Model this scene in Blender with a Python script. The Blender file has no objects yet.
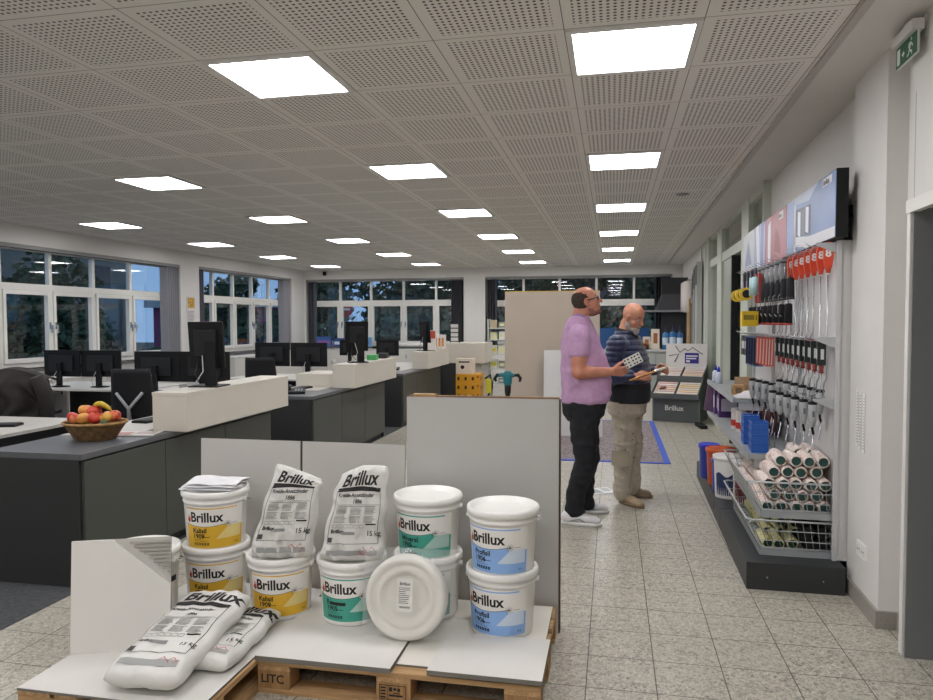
import bpy, bmesh, math, random
from mathutils import Vector, Matrix, noise
import numpy as np
random.seed(7)
S = bpy.context.scene
COL = S.collection
PI = math.pi

# ------------------------------------------------------------------ camera
CAM_H = 1.57
def _cam():
    f_px, yaw, pit, roll = 710.98, .2030, .0399, -.0037
    cy, sy, cp, sp = math.cos(yaw), math.sin(yaw), math.cos(pit), math.sin(pit)
    f = Vector((-sy*cp, cy*cp, -sp)); r = Vector((cy, sy, 0)); u = r.cross(f)
    c, s = math.cos(roll), math.sin(roll)
    r2 = c*r + s*u; u2 = -s*r + c*u
    cd = bpy.data.cameras.new('camera'); co = bpy.data.objects.new('camera', cd); COL.objects.link(co)
    m = Matrix((( r2.x, u2.x, -f.x, 0), (r2.y, u2.y, -f.y, 0), (r2.z, u2.z, -f.z, CAM_H), (0, 0, 0, 1)))
    co.matrix_world = m
    cd.sensor_width = 36; cd.lens = f_px/933*36; cd.clip_start = .05; cd.clip_end = 300
    S.camera = co
_cam()

# ------------------------------------------------------------------ world, exposure
S.view_settings.view_transform = 'Standard'; S.view_settings.look = 'None'
S.view_settings.gamma = 1; S.view_settings.use_curve_mapping = False
S.view_settings.exposure = 1.05
LAMP = 9.5                     # strength of the ceiling light panels
W = bpy.data.worlds.new('dusk'); S.world = W; W.use_nodes = True
bg = W.node_tree.nodes['Background']; bg.inputs[0].default_value = (.30, .50, .82, 1); bg.inputs[1].default_value = .42

# ------------------------------------------------------------------ materials
def lin(h):
    h = h.lstrip('#'); o = []
    for i in (0, 2, 4):
        c = int(h[i:i+2], 16)/255
        o.append(c/12.92 if c <= .04045 else ((c+.055)/1.055)**2.4)
    return (*o, 1)
class NT:
    """tiny node-tree writer"""
    def __init__(s, name):
        s.m = bpy.data.materials.new(name); s.m.use_nodes = True
        s.t = s.m.node_tree; s.b = s.t.nodes['Principled BSDF']
        s.out = s.t.nodes['Material Output']
    def new(s, ty, **kw):
        n = s.t.nodes.new(ty)
        for k, v in kw.items():
            if k.startswith('i_'): n.inputs[int(k[2:])].default_value = v
            else: setattr(n, k, v)
        return n
    def link(s, a, b): s.t.links.new(a, b)
    def math(s, op, a, b=None, c=None):
        n = s.t.nodes.new('ShaderNodeMath'); n.operation = op
        for i, x in enumerate((a, b, c)):
            if x is None: continue
            if isinstance(x, (int, float)): n.inputs[i].default_value = x
            else: s.link(x, n.inputs[i])
        return n.outputs[0]
    def mix(s, fac, a, b):
        n = s.t.nodes.new('ShaderNodeMix'); n.data_type = 'RGBA'
        for sock, x in ((n.inputs[0], fac), (n.inputs[6], a), (n.inputs[7], b)):
            if isinstance(x, (int, float, tuple)): sock.default_value = x
            else: s.link(x, sock)
        return n.outputs[2]
    def coord(s, kind='Object'):
        return s.new('ShaderNodeTexCoord').outputs[kind]
    def xyz(s, v):
        n = s.new('ShaderNodeSeparateXYZ'); s.link(v, n.inputs[0]); return n.outputs
    def noise(s, vec, scale, detail=3, rough=.5):
        n = s.new('ShaderNodeTexNoise'); s.link(vec, n.inputs['Vector'])
        n.inputs['Scale'].default_value = scale; n.inputs['Detail'].default_value = detail; n.inputs['Roughness'].default_value = rough
        return n.outputs[0]
    def vor(s, vec, scale):
        n = s.new('ShaderNodeTexVoronoi'); s.link(vec, n.inputs['Vector']); n.inputs['Scale'].default_value = scale
        return n.outputs
    def ramp(s, fac, stops):
        n = s.new('ShaderNodeValToRGB'); s.link(fac, n.inputs[0]); e = n.color_ramp.elements
        while len(e) < len(stops): e.new(.5)
        for el, (p, c) in zip(e, stops): el.position = p; el.color = c
        return n.outputs[0]
    def bump(s, h, strength=.3, dist=.01):
        n = s.new('ShaderNodeBump'); s.link(h, n.inputs['Height']); n.inputs['Strength'].default_value = strength
        n.inputs['Distance'].default_value = dist; s.link(n.outputs[0], s.b.inputs['Normal'])
MC = {}
def mat(hexc, rough=.55, metal=0., spec=.5, var=0., vscale=6., bump=0., bscale=60., name=None, sheen=0., coat=0.):
    key = (hexc, rough, metal, spec, var, vscale, bump, bscale, sheen, coat)
    if key in MC: return MC[key]
    n = NT(name or 'paint_'+hexc.strip('#'))
    c = lin(hexc); b = n.b
    b.inputs['Base Color'].default_value = c; b.inputs['Roughness'].default_value = rough
    b.inputs['Metallic'].default_value = metal; b.inputs['Specular IOR Level'].default_value = spec
    if coat: b.inputs['Coat Weight'].default_value = coat
    if sheen: b.inputs['Sheen Weight'].default_value = sheen
    co = n.coord()
    v = n.noise(co, vscale, 4)
    d = max(var, .012)
    dark = tuple(x*(1-d) for x in c[:3])+(1,); lite = tuple(min(1, x*(1+d)) for x in c[:3])+(1,)
    n.link(n.ramp(v, [(.3, dark), (.7, lite)]), b.inputs['Base Color'])
    if bump: n.bump(n.noise(co, bscale, 4), bump, .004)
    MC[key] = n.m
    return n.m
def emit(hexc, st, name='light'):
    n = NT(name); n.b.inputs['Base Color'].default_value = (0, 0, 0, 1)
    n.b.inputs['Emission Color'].default_value = lin(hexc); n.b.inputs['Emission Strength'].default_value = st
    return n.m

# ------------------------------------------------------------------ mesh builder
class MB:
    def __init__(s): s.v = []; s.f = []; s.mi = []; s.sm = []; s.mats = []
    def m(s, mt):
        if mt not in s.mats: s.mats.append(mt)
        return s.mats.index(mt)
    def add(s, vs, fs, mt, smooth=False):
        o = len(s.v); s.v += [tuple(v) for v in vs]; i = s.m(mt)
        for f in fs: s.f.append(tuple(o+k for k in f)); s.mi.append(i); s.sm.append(smooth)
        return s
    def box(s, x0, x1, y0, y1, z0, z1, mt, M=None):
        vs = [(x, y, z) for x in (x0, x1) for y in (y0, y1) for z in (z0, z1)]
        if M: vs = [M @ Vector(v) for v in vs]
        return s.add(vs, [(0, 1, 3, 2), (4, 6, 7, 5), (0, 4, 5, 1), (2, 3, 7, 6), (0, 2, 6, 4), (1, 5, 7, 3)], mt)
    def prism(s, poly, z0, z1, mt, M=None, smooth=False):
        """polygon in xy extruded in z (M transforms)"""
        n = len(poly); vs = [(x, y, z0) for x, y in poly]+[(x, y, z1) for x, y in poly]
        if M: vs = [M @ Vector(v) for v in vs]
        fs = [tuple(range(n-1, -1, -1)), tuple(range(n, 2*n))]
        s.add(vs, fs, mt); o = len(s.v)-2*n; i = s.m(mt)
        for k in range(n):
            s.f.append((o+k, o+(k+1) % n, o+n+(k+1) % n, o+n+k)); s.mi.append(i); s.sm.append(smooth)
        return s
    def tube(s, pts, r, mt, n=8, caps=True):
        pts = [Vector(p) for p in pts]; rr = r if isinstance(r, (list, tuple)) else [r]*len(pts)
        t0 = (pts[1]-pts[0]).normalized(); a = Vector((0, 0, 1)) if abs(t0.z) < .9 else Vector((1, 0, 0))
        N = t0.cross(a).normalized(); vs = []
        for i, p in enumerate(pts):
            if i == 0: t = t0
            elif i == len(pts)-1: t = (pts[i]-pts[i-1]).normalized()
            else: t = ((pts[i]-pts[i-1]).normalized()+(pts[i+1]-pts[i]).normalized()).normalized()
            N = (N-t*N.dot(t)).normalized(); B = t.cross(N)
            for k in range(n):
                a = 2*PI*k/n; vs.append(p+N*(math.cos(a)*rr[i])+B*(math.sin(a)*rr[i]))
        fs = []
        for i in range(len(pts)-1):
            for k in range(n): fs.append((i*n+k, i*n+(k+1) % n, (i+1)*n+(k+1) % n, (i+1)*n+k))
        s.add(vs, fs, mt, True)
        if caps:
            o = len(s.v)-len(vs); i = s.m(mt)
            s.f.append(tuple(o+k for k in range(n-1, -1, -1))); s.mi.append(i); s.sm.append(False)
            s.f.append(tuple(o+len(vs)-n+k for k in range(n))); s.mi.append(i); s.sm.append(False)
        return s
    def lathe(s, prof, mt, n=32, M=None, smooth=True, a0=0, a1=2*PI):
        """profile [(r,z)...] about local z"""
        full = abs(a1-a0-2*PI) < 1e-6; k = n if full else n+1; vs = []
        for r, z in prof:
            for j in range(k):
                a = a0+(a1-a0)*j/n; vs.append((r*math.cos(a), r*math.sin(a), z))
        if M: vs = [M @ Vector(v) for v in vs]
        fs = []
        for i in range(len(prof)-1):
            for j in range(n if full else n):
                j2 = (j+1) % k
                fs.append((i*k+j, i*k+j2, (i+1)*k+j2, (i+1)*k+j))
        return s.add(vs, fs, mt, smooth)
    def ball(s, c, r, mt, n=12, sc=(1, 1, 1), M=None):
        vs = []; fs = []; m = n//2+1
        for i in range(m+1):
            th = PI*i/m
            for j in range(n):
                ph = 2*PI*j/n
                vs.append(Vector((c[0]+r*sc[0]*math.sin(th)*math.cos(ph), c[1]+r*sc[1]*math.sin(th)*math.sin(ph), c[2]+r*sc[2]*math.cos(th))))
        if M: vs = [M @ v for v in vs]
        for i in range(m):
            for j in range(n): fs.append((i*n+j, (i+1)*n+j, (i+1)*n+(j+1) % n, i*n+(j+1) % n))
        return s.add(vs, fs, mt, True)
    def grid(s, fn, nu, nv, mt, smooth=True, close_u=False):
        vs = [fn(i/nu, j/nv) for i in range(nu+1) for j in range(nv+1)]
        fs = [(i*(nv+1)+j, (i+1)*(nv+1)+j, (i+1)*(nv+1)+j+1, i*(nv+1)+j+1) for i in range(nu) for j in range(nv)]
        return s.add(vs, fs, mt, smooth)
    def text(s, txt, size, fn, mt, bold=.0, align='LEFT', sx=1.0):
        """flat letters mapped through fn(x,y)->point"""
        vs, fs = glyphs(txt, bold, align)
        return s.add([fn(v[0]*size*sx, v[1]*size) for v in vs], fs, mt)
    def build(s, name, parent=None, bevel=0, seg=2, merge=False):
        me = bpy.data.meshes.new(name)
        me.from_pydata(s.v, [], s.f)
        for mt in s.mats: me.materials.append(mt)
        me.polygons.foreach_set('material_index', s.mi); me.polygons.foreach_set('use_smooth', s.sm)
        bm = bmesh.new(); bm.from_mesh(me)
        if merge or bevel: bmesh.ops.remove_doubles(bm, verts=bm.verts, dist=1e-5)
        dg = [f for f in bm.faces if f.calc_area() < 1e-12]
        if dg: bmesh.ops.delete(bm, geom=dg, context='FACES')
        if bevel:
            es = [e for e in bm.edges if len(e.link_faces) == 2 and e.calc_face_angle(0) > .5]
            bmesh.ops.bevel(bm, geom=es, offset=bevel, segments=seg, affect='EDGES', profile=.6)
        bmesh.ops.recalc_face_normals(bm, faces=bm.faces)
        bm.to_mesh(me); bm.free()
        me.update()
        o = bpy.data.objects.new(name, me); COL.objects.link(o)
        if parent: o.parent = parent
        return o
GL = {}
def glyphs(txt, bold=0., align='LEFT'):
    k = (txt, bold, align)
    if k in GL: return GL[k]
    cu = bpy.data.curves.new('lettering', 'FONT'); cu.body = txt; cu.size = 1; cu.offset = bold; cu.align_x = align
    cu.resolution_u = 3; cu.fill_mode = 'FRONT' if hasattr(cu, 'fill_mode') else 'FRONT'
    ob = bpy.data.objects.new('lettering', cu); COL.objects.link(ob)
    bpy.context.view_layer.update()
    dg = bpy.context.evaluated_depsgraph_get()
    me = bpy.data.meshes.new_from_object(ob.evaluated_get(dg))
    bm = bmesh.new(); bm.from_mesh(me)
    if bm.verts:
        xs = [v.co.x for v in bm.verts]; k = min(xs)+.12
        while k < max(xs):
            bmesh.ops.bisect_plane(bm, geom=bm.verts[:]+bm.edges[:]+bm.faces[:], plane_co=(k, 0, 0), plane_no=(1, 0, 0)); k += .12
        for q in range(-1, 8): bmesh.ops.bisect_plane(bm, geom=bm.verts[:]+bm.edges[:]+bm.faces[:], plane_co=(0, q*.12, 0), plane_no=(0, 1, 0))
    bm.to_mesh(me); bm.free()
    vs = [tuple(v.co) for v in me.vertices]; fs = [tuple(p.vertices) for p in me.polygons]
    bpy.data.objects.remove(ob); bpy.data.curves.remove(cu); bpy.data.meshes.remove(me)
    GL[k] = (vs, fs); return GL[k]

# ------------------------------------------------------------------ things
def thing(name, label, cat, loc=(0, 0, 0), rz=0, group=None):
    o = bpy.data.objects.new(name, None); COL.objects.link(o); o.empty_display_size = .1
    o.location = loc; o.rotation_euler = (0, 0, rz)
    if label: o['label'] = label; o['category'] = cat
    if group: o['group'] = group
    return o
def tag(o, label, cat, group=None, kind=None, loc=None, rz=None):
    if label: o['label'] = label
    if cat: o['category'] = cat
    if group: o['group'] = group
    if kind: o['kind'] = kind
    if loc is not None: o.location = loc
    if rz is not None: o.rotation_euler[2] = rz
    return o
def struct(o): o['kind'] = 'structure'; return o
def dup(src, loc, rz=0, label=None, group=None, rot=None):
    def cp(o, par):
        c = o.copy(); COL.objects.link(c)
        if par is not None: c.parent = par
        for ch in o.children: cp(ch, c)
        return c
    r = cp(src, None); r.location = loc; r.rotation_euler = rot if rot else (0, 0, rz)
    if label: r['label'] = label
    if group: r['group'] = group
    return r
def T(x=0, y=0, z=0): return Matrix.Translation((x, y, z))
def R(a, ax): return Matrix.Rotation(a, 4, ax)
ORD = ['first', 'second', 'third', 'fourth', 'fifth', 'sixth', 'seventh', 'eighth', 'ninth', 'tenth', 'eleventh', 'twelfth', 'thirteenth', 'fourteenth', 'fifteenth', 'sixteenth']

# ------------------------------------------------------------------ shared materials
WHITE = mat('#e4e1dc', .5); WALL = mat('#dcd9d5', .85, bump=.15, bscale=90, name='wall_plaster')
PLAST = mat('#efedE8'.lower(), .32, name='bucket_plastic'); BLACK = mat('#121214', .45); BLK_PL = mat('#08090a', .6, spec=.35, name='black_plastic')
CHROME = mat('#c9ccd0', .25, metal=.9, name='chrome_wire'); INK = mat('#141312', .6, name='ink')
DKGREY = mat('#3c3e3d', .5, name='counter_laminate'); FRAME = mat('#e3e1da', .4, name='window_frame')
WOOD = None
def wood(name, c1, c2, scale=8, axis=0):
    n = NT(name); co = n.coord(); mp = n.new('ShaderNodeMapping'); n.link(co, mp.inputs[0])
    sc = [scale]*3; sc[axis] = scale*.07; mp.inputs['Scale'].default_value = sc
    v = n.noise(mp.outputs[0], 4, 6, .6); n.link(n.ramp(v, [(.25, lin(c1)), (.7, lin(c2))]), n.b.inputs['Base Color'])
    n.b.inputs['Roughness'].default_value = .75; n.bump(v, .2, .003); return n.m
PINE_X = wood('pine_board_long', '#8f6a42', '#c9a577', 12, 0); PINE_Y = wood('pine_board_cross', '#8f6a42', '#c9a577', 12, 1)
BLOCK = wood('pallet_block', '#7c5a38', '#b58c5c', 14, 2)
def glass_mat(name='window_glass', tint=(.93, .96, .97, 1), gl=.07):
    n = NT(name); t = n.new('ShaderNodeBsdfTransparent'); t.inputs[0].default_value = tint
    g = n.new('ShaderNodeBsdfGlossy'); g.inputs['Roughness'].default_value = .01; g.inputs[0].default_value = (1, 1, 1, 1)
    ge = n.new('ShaderNodeNewGeometry'); dt = n.new('ShaderNodeVectorMath', operation='DOT_PRODUCT'); n.link(ge.outputs['Incoming'], dt.inputs[0]); n.link(ge.outputs['Normal'], dt.inputs[1])
    cs = n.math('SUBTRACT', 1, n.math('ABSOLUTE', dt.outputs['Value'])); f2 = n.math('MULTIPLY_ADD', n.math('POWER', cs, 5), .9, gl*.6)
    mx = n.new('ShaderNodeMixShader'); n.link(f2, mx.inputs[0]); n.link(t.outputs[0], mx.inputs[1]); n.link(g.outputs[0], mx.inputs[2])
    n.link(mx.outputs[0], n.out.inputs[0]); return n.m
GLASS = glass_mat()
# ================================================================== ROOM
XL, YB, HC = -8.0, 17.6, 2.922
RA = -.02                                   # the right-hand wall runs off by about one degree
def RX(y): return 1.345+.02*(y-4)
TILE = .625; LX0, LY0 = .085, 3.688          # centre of one light panel, ceiling grid follows it
Y0 = -2.2

# floor : speckled terrazzo tiles
n = NT('terrazzo_tiles'); co = n.coord(); x, y, z = n.xyz(co)
def gline(n, v, off, pitch, w):
    a = n.math('PINGPONG', n.math('ADD', v, -off), pitch/2)
    return n.math('LESS_THAN', a, w)
g = n.math('MAXIMUM', gline(n, x, .190, .2967, .0022), gline(n, y, 3.332, .2975, .0022))
v1 = n.vor(co, 150); v2 = n.vor(co, 62); big = n.noise(co, 1.2, 2)
c1 = n.ramp(v1['Color'], [(0, lin('#38342c')), (.35, lin('#a49d90')), (.75, lin('#cdc9ba'))])
c2 = n.ramp(v2['Color'], [(0, lin('#34302a')), (.36, lin('#a8a294')), (1, lin('#dad7c8'))])
cc = n.mix(.45, c1, c2)
# single tiles differ a little
cell = n.new('ShaderNodeTexWhiteNoise'); cb = n.new('ShaderNodeCombineXYZ')
n.link(n.math('FLOOR', n.math('DIVIDE', n.math('ADD', x, -.190), .2967)), cb.inputs[0]); n.link(n.math('FLOOR', n.math('DIVIDE', n.math('ADD', y, -3.332), .2975)), cb.inputs[1])
n.link(cb.outputs[0], cell.inputs['Vector'])
cc = n.mix(n.math('MULTIPLY', cell.outputs['Value'], .16), cc, lin('#b5af9f'))
n.link(n.mix(g, cc, lin('#3f3a33')), n.b.inputs['Base Color'])
n.link(n.math('ADD', n.math('MULTIPLY', n.math('ADD', v2['Distance'], big), .10), .26), n.b.inputs['Roughness'])
n.bump(n.math('SUBTRACT', 1, g), .35, .002)
FLOOR = n.m
b = MB(); b.box(-8.4, 3.6, Y0, 18.0, -.12, 0, FLOOR); struct(b.build('floor'))
# carpet in the office area
n = NT('office_carpet'); co = n.coord(); v = n.noise(co, 260, 3, .7); x, y, z = n.xyz(co)
st = n.noise(co, 40, 2)
n.link(n.ramp(n.math('MULTIPLY_ADD', st, .4, n.math('MULTIPLY', v, .6)), [(.3, lin('#2c2d2f')), (.7, lin('#5d5f62'))]), n.b.inputs['Base Color']); n.b.inputs['Roughness'].default_value = .95
n.bump(v, .6, .004)
b = MB(); b.box(XL, -3.06, Y0, 13.4, -.01, .004, n.m); struct(b.build('trim_1'))

# ceiling : white perforated metal cassettes
n = NT('perforated_cassettes'); co = n.coord(); x, y, z = n.xyz(co)
ex = LX0+TILE/2; ey = LY0+TILE/2
gx = n.math('PINGPONG', n.math('ADD', x, -ex+TILE*40), TILE/2); gy = n.math('PINGPONG', n.math('ADD', y, -ey+TILE*40), TILE/2)
seam = n.math('MINIMUM', gx, gy)
P = .0305
hx = n.math('PINGPONG', n.math('ADD', x, -LX0+TILE*40+P/2), P/2); hy = n.math('PINGPONG', n.math('ADD', y, -LY0+TILE*40+P/2), P/2)
# pingpong is 0 on cell borders: hole centres at P/2
dx = n.math('SUBTRACT', P/2, hx); dy = n.math('SUBTRACT', P/2, hy)
d = n.math('SQRT', n.math('ADD', n.math('MULTIPLY', dx, dx), n.math('MULTIPLY', dy, dy)))
hole = n.math('MULTIPLY', n.math('LESS_THAN', d, .0078), n.math('GREATER_THAN', seam, .045))
sm = n.math('LESS_THAN', seam, .0022)
base = n.mix(hole, lin('#e6e2db'), lin('#4a4642'))
n.link(n.mix(sm, base, lin('#6d6a66')), n.b.inputs['Base Color']); n.b.inputs['Roughness'].default_value = .6
CASS = n.m
PLAS = mat('#d6d2cd', .8, name='plain_soffit')
b = MB()
ye = 18.0
pe = lambda y: 1.07+.016*(y-4)
b.add([(-8.4, Y0, HC), (pe(Y0), Y0, HC), (pe(ye), ye, HC), (-8.4, ye, HC), (-8.4, Y0, HC+.15), (pe(Y0), Y0, HC+.15), (pe(ye), ye, HC+.15), (-8.4, ye, HC+.15)],
      [(0, 1, 2, 3), (7, 6, 5, 4), (0, 4, 5, 1), (1, 5, 6, 2), (2, 6, 7, 3), (3, 7, 4, 0)], CASS)
struct(b.build('ceiling'))
b = MB()
b.add([(pe(Y0), Y0, HC-.012), (3.6, Y0, HC-.012), (3.6, ye, HC-.012), (pe(ye), ye, HC-.012), (pe(Y0), Y0, HC+.15), (3.6, Y0, HC+.15), (3.6, ye, HC+.15), (pe(ye), ye, HC+.15)],
      [(0, 1, 2, 3), (7, 6, 5, 4), (0, 4, 5, 1), (1, 5, 6, 2), (2, 6, 7, 3), (3, 7, 4, 0)], PLAS)
b.add([(pe(Y0)-.03, Y0, HC-.018), (pe(Y0)+.01, Y0, HC-.018), (pe(ye)+.01, ye, HC-.018), (pe(ye)-.03, ye, HC-.018), (pe(Y0)-.03, Y0, HC), (pe(Y0)+.01, Y0, HC), (pe(ye)+.01, ye, HC), (pe(ye)-.03, ye, HC)],
      [(0, 1, 2, 3), (0, 4, 5, 1), (2, 6, 7, 3), (3, 7, 4, 0), (1, 5, 6, 2)], mat('#b9b5b0', .5))
struct(b.build('trim_2'))

# light panels
lampm = emit('#fdfcff', LAMP, 'lamp_diffuser'); rim = mat('#dedcd8', .5)
lp = None; cols = [0, 3, 7, 11]; cn = ['right-hand row', 'second row from the right', 'third row from the right', 'left-hand row nearest the windows']
rown = {0: 'nearest', 1: 'second', 2: 'third', 3: 'fourth', 4: 'fifth', 5: 'farthest'}
for ci, c in enumerate(cols):
    for k in range(-2, 6):
        X, Y = LX0-c*TILE, LY0+2.5*k
        hid = k < 0 or (k == 0 and ci > 1) or (k == 1 and ci > 2)
        g = 'ceiling light panels outside the picture' if hid else 'square ceiling light panels'
        lab = 'square white ceiling light panel out of view of the photo' if hid else 'square white light panel in the ceiling, %s of the %s' % (rown[k], cn[ci])
        if not hid and ci == 2: lab = 'square white light panel in the ceiling, %s visible of the %s' % (ORD[k-1], cn[ci])
        if not hid and ci == 3: lab = 'square white light panel in the ceiling, %s visible of the %s' % (ORD[k-2], cn[ci])
        if lp is None:
            lp = thing('ceiling_light', lab, 'ceiling light', (X, Y, HC), 0, g)
            b = MB(); e = .556/2; o = TILE/2-.004
            for sx0, sx1, sy0, sy1 in ((-o, o, -o, -e), (-o, o, e, o), (-o, -e, -e, e), (e, o, -e, e)): b.box(sx0, sx1, sy0, sy1, -.014, 0, rim)
            b.build('frame', lp)
            b = MB(); b.box(-e, e, -e, e, -.010, -.001, lampm); b.build('diffuser', lp)
        else: dup(lp, (X, Y, HC), 0, lab, g)

# walls with window openings
def wall_with_holes(name, u0, u1, holes, mk, z1=HC+.02):
    """mk(u,w,z): w 0 = room face, 1 = outer face"""
    b = MB(); us = sorted({u0, u1, *[h[0] for h in holes], *[h[1] for h in holes]})
    def bx(ua, ub, za, zb):
        vs = [mk(u, w, z) for u in (ua, ub) for w in (0, 1) for z in (za, zb)]
        b.add(vs, [(0, 1, 3, 2), (4, 6, 7, 5), (0, 4, 5, 1), (2, 3, 7, 6), (0, 2, 6, 4), (1, 5, 7, 3)], WALL)
    for a, c in zip(us[:-1], us[1:]):
        hs = [h for h in holes if h[0] <= a+1e-6 and h[1] >= c-1e-6]
        if hs: bx(a, c, 0, hs[0][2]); bx(a, c, hs[0][3], z1)
        else: bx(a, c, 0, z1)
    return struct(b.build(name))
TH = .36
wall_with_holes('wall_left', Y0, YB+TH, [(2.6, 12.1, .93, 2.66), (12.72, 16.85, .93, 2.68)], lambda u, w, z: (XL-w*TH, u, z))
wall_with_holes('wall_back', XL, 2.0, [(-7.95, -3.69, .93, 2.69), (-3.14, 1.38, .93, 2.69)], lambda u, w, z: (u, YB+w*TH, z))
b = MB(); b.box(-8.4, 3.6, Y0-.15, Y0, 0, HC, WALL); struct(b.build('wall_front'))

def window(nm, u0, u1, z0, z1, mulls, tr, mk, sill=True):
    """frame set back in the opening; mk(u,w,z) w in metres outward from the room face"""
    root = thing(nm, None, None); struct(root)
    def bx(bb, ua, ub, wa, wb, za, zb, mt):
        vs = [mk(u, w, z) for u in (ua, ub) for w in (wa, wb) for z in (za, zb)]
        bb.add(vs, [(0, 1, 3, 2), (4, 6, 7, 5), (0, 4, 5, 1), (2, 3, 7, 6), (0, 2, 6, 4), (1, 5, 7, 3)], mt)
    b = MB(); d0, d1 = .20, .27
    bx(b, u0, u1, d0, d1, z0, z0+.07, FRAME); bx(b, u0, u1, d0, d1, z1-.06, z1, FRAME); bx(b, u0, u1, d0-.01, d1, tr-.045, tr+.045, FRAME)
    ms = [u0+.03]+list(mulls)+[u1-.03]
    for m in ms: bx(b, m-.028, m+.028, d0, d1, z0+.07, z1-.06, FRAME)
    # casement sashes below the transom
    for a, c in zip(ms[:-1], ms[1:]):
        a2, c2 = a+.032, c-.032
        for q in ((a2, c2, z0+.075, z0+.14), (a2, c2, tr-.11, tr-.048), (a2, a2+.048, z0+.14, tr-.11), (c2-.048, c2, z0+.14, tr-.11)):
            bx(b, q[0], q[1], d0-.02, d1-.02, q[2], q[3], FRAME)
    b.build('window_frame', root)
    b = MB()
    bx(b, u0, u1, d1-.03, d1-.025, z0+.05, z1-.05, GLASS); b.build('pane', root)
    h = MB()
    for i, (a, c) in enumerate(zip(ms[:-1], ms[1:])):
        hx_ = c-.055 if i % 2 == 0 else a+.055; zz = z0+.52*(tr-z0)
        bx(h, hx_-.014, hx_+.014, d0-.035, d0-.02, zz-.05, zz+.05, CHROME)
        bx(h, hx_-.009, hx_+.009, d0-.07, d0-.05, zz-.11, zz+.01, CHROME); bx(h, hx_-.008, hx_+.008, d0-.055, d0-.03, zz-.008, zz+.008, CHROME)
    h.build('handle', root)
    if sill:
        b = MB(); bx(b, u0, u1, -.06, d0, z0-.04, z0, mat('#5c5b5a', .35)); b.build('window_sill', root)
    b = MB(); bx(b, u0, u1, .02, d0-.02, z1-.05, z1+.004, mat('#8d8c8b', .6)); b.build('blind_box', root)
    return root
lw = lambda u, w, z: (XL-w, u, z); bw = lambda u, w, z: (u, YB+w, z)
window('window_1', 2.6, 12.1, .93, 2.66, [3.7, 4.6, 5.5, 6.4, 7.35, 8.25, 9.15, 10.05, 10.95], 2.09, lw)
window('window_2', 12.72, 16.85, .93, 2.68, [13.55, 14.37, 15.2, 16.03], 2.09, lw)
window('window_3', -7.95, -3.69, .93, 2.69, [-7.07, -6.22, -5.33, -4.46], 2.09, bw)
window('window_4', -3.14, 1.38, .93, 2.69, [-2.2, -1.3, -.4, .5], 2.06, bw)
# grey side curtains / louvre packets in the reveals
gc = mat('#8e8d93', .8, name='grey_blind_fabric')
def packet(name, lab, mk, u0, u1, z0, z1, grp, w0=.02, w1=.17, m=gc):
    b = MB(); N = max(3, int((u1-u0)/.03))
    def fn(i, j):
        u = u0+(u1-u0)*i; w = (w0+w1)/2+(w1-w0)/2*math.cos(i*N*PI); return mk(u, w, z0+(z1-z0)*j)
    b.grid(fn, N*4, 2, m)
    def fn2(i, j):
        u = u0+(u1-u0)*i; w = (w0+w1)/2+(w1-w0)/2*math.cos(i*N*PI)+.004; return mk(u, w, z0+(z1-z0)*j)
    b.grid(fn2, N*4, 2, m)
    return tag(b.build(name), lab, 'blind', grp)
packet('vertical_blind', 'light grey folded blind at the far end of the left-hand window', lw, 11.72, 12.08, .94, 2.6, 'folded grey blinds')
packet('vertical_blind', 'dark grey folded blind at the near end of the corner left window', lw, 12.74, 12.95, .94, 2.62, 'folded grey blinds', m=mat('#62626a', .8))
packet('vertical_blind', 'grey folded blind at the corner end of the second left window', lw, 16.45, 16.83, .94, 2.62, 'folded grey blinds')
packet('vertical_blind', 'dark grey folded blind at the left end of the middle back window', bw, -7.93, -7.72, .94, 2.62, 'folded grey blinds', m=mat('#55565c', .8))
packet('vertical_blind', 'dark grey folded blind at the right end of the middle back window', bw, -4.05, -3.71, .94, 2.62, 'folded grey blinds', m=mat('#55565c', .8))
packet('vertical_blind', 'dark grey folded blind at the left end of the right back window', bw, -3.12, -2.86, .94, 2.62, 'folded grey blinds', m=mat('#55565c', .8))
packet('vertical_blind', 'black folded blind at the right end of the right back window', bw, .98, 1.36, .94, 2.62, 'folded grey blinds', m=mat('#303136', .8))

# ------------------------------------------------ right-hand wall (local frame: origin (1.345,4,0), x across, y along)
O4 = (1.345, 4, 0)
def rtag(o): o.location = O4; o.rotation_euler[2] = RA; return struct(o)
b = MB()
b.box(-.012, .3, -.08, .45, 0, HC, WALL)             # pillar
b.box(.07, .3, .45, 3.30, 0, HC, WALL)               # wall behind the tools
b.box(.085, .3, -.36, -.08, 0, HC, WALL)
b.box(0, .3, 9.3, 14.0, 0, HC, WALL)
b.box(0.0, .3, -6.3, -.36, 2.075, HC, WALL)         # over the opening
b.box(0.0, .3, -6.3, -3.2, 0, 2.075, WALL)
rtag(b.build('wall_right'))
b = MB(); nb = mat('#97928a', .6, var=.1, vscale=120, name='baseboard_stone')
b.box(-.028, -.012, -.08, .42, 0, .09, nb); b.box(-.028, .085, -.096, -.08, 0, .09, nb); b.box(.069, .085, -.33, -.096, 0, .09, nb); b.box(-.014, 0, 9.3, 13.4, 0, .085, nb)
rtag(b.build('baseboard_right'))
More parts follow.
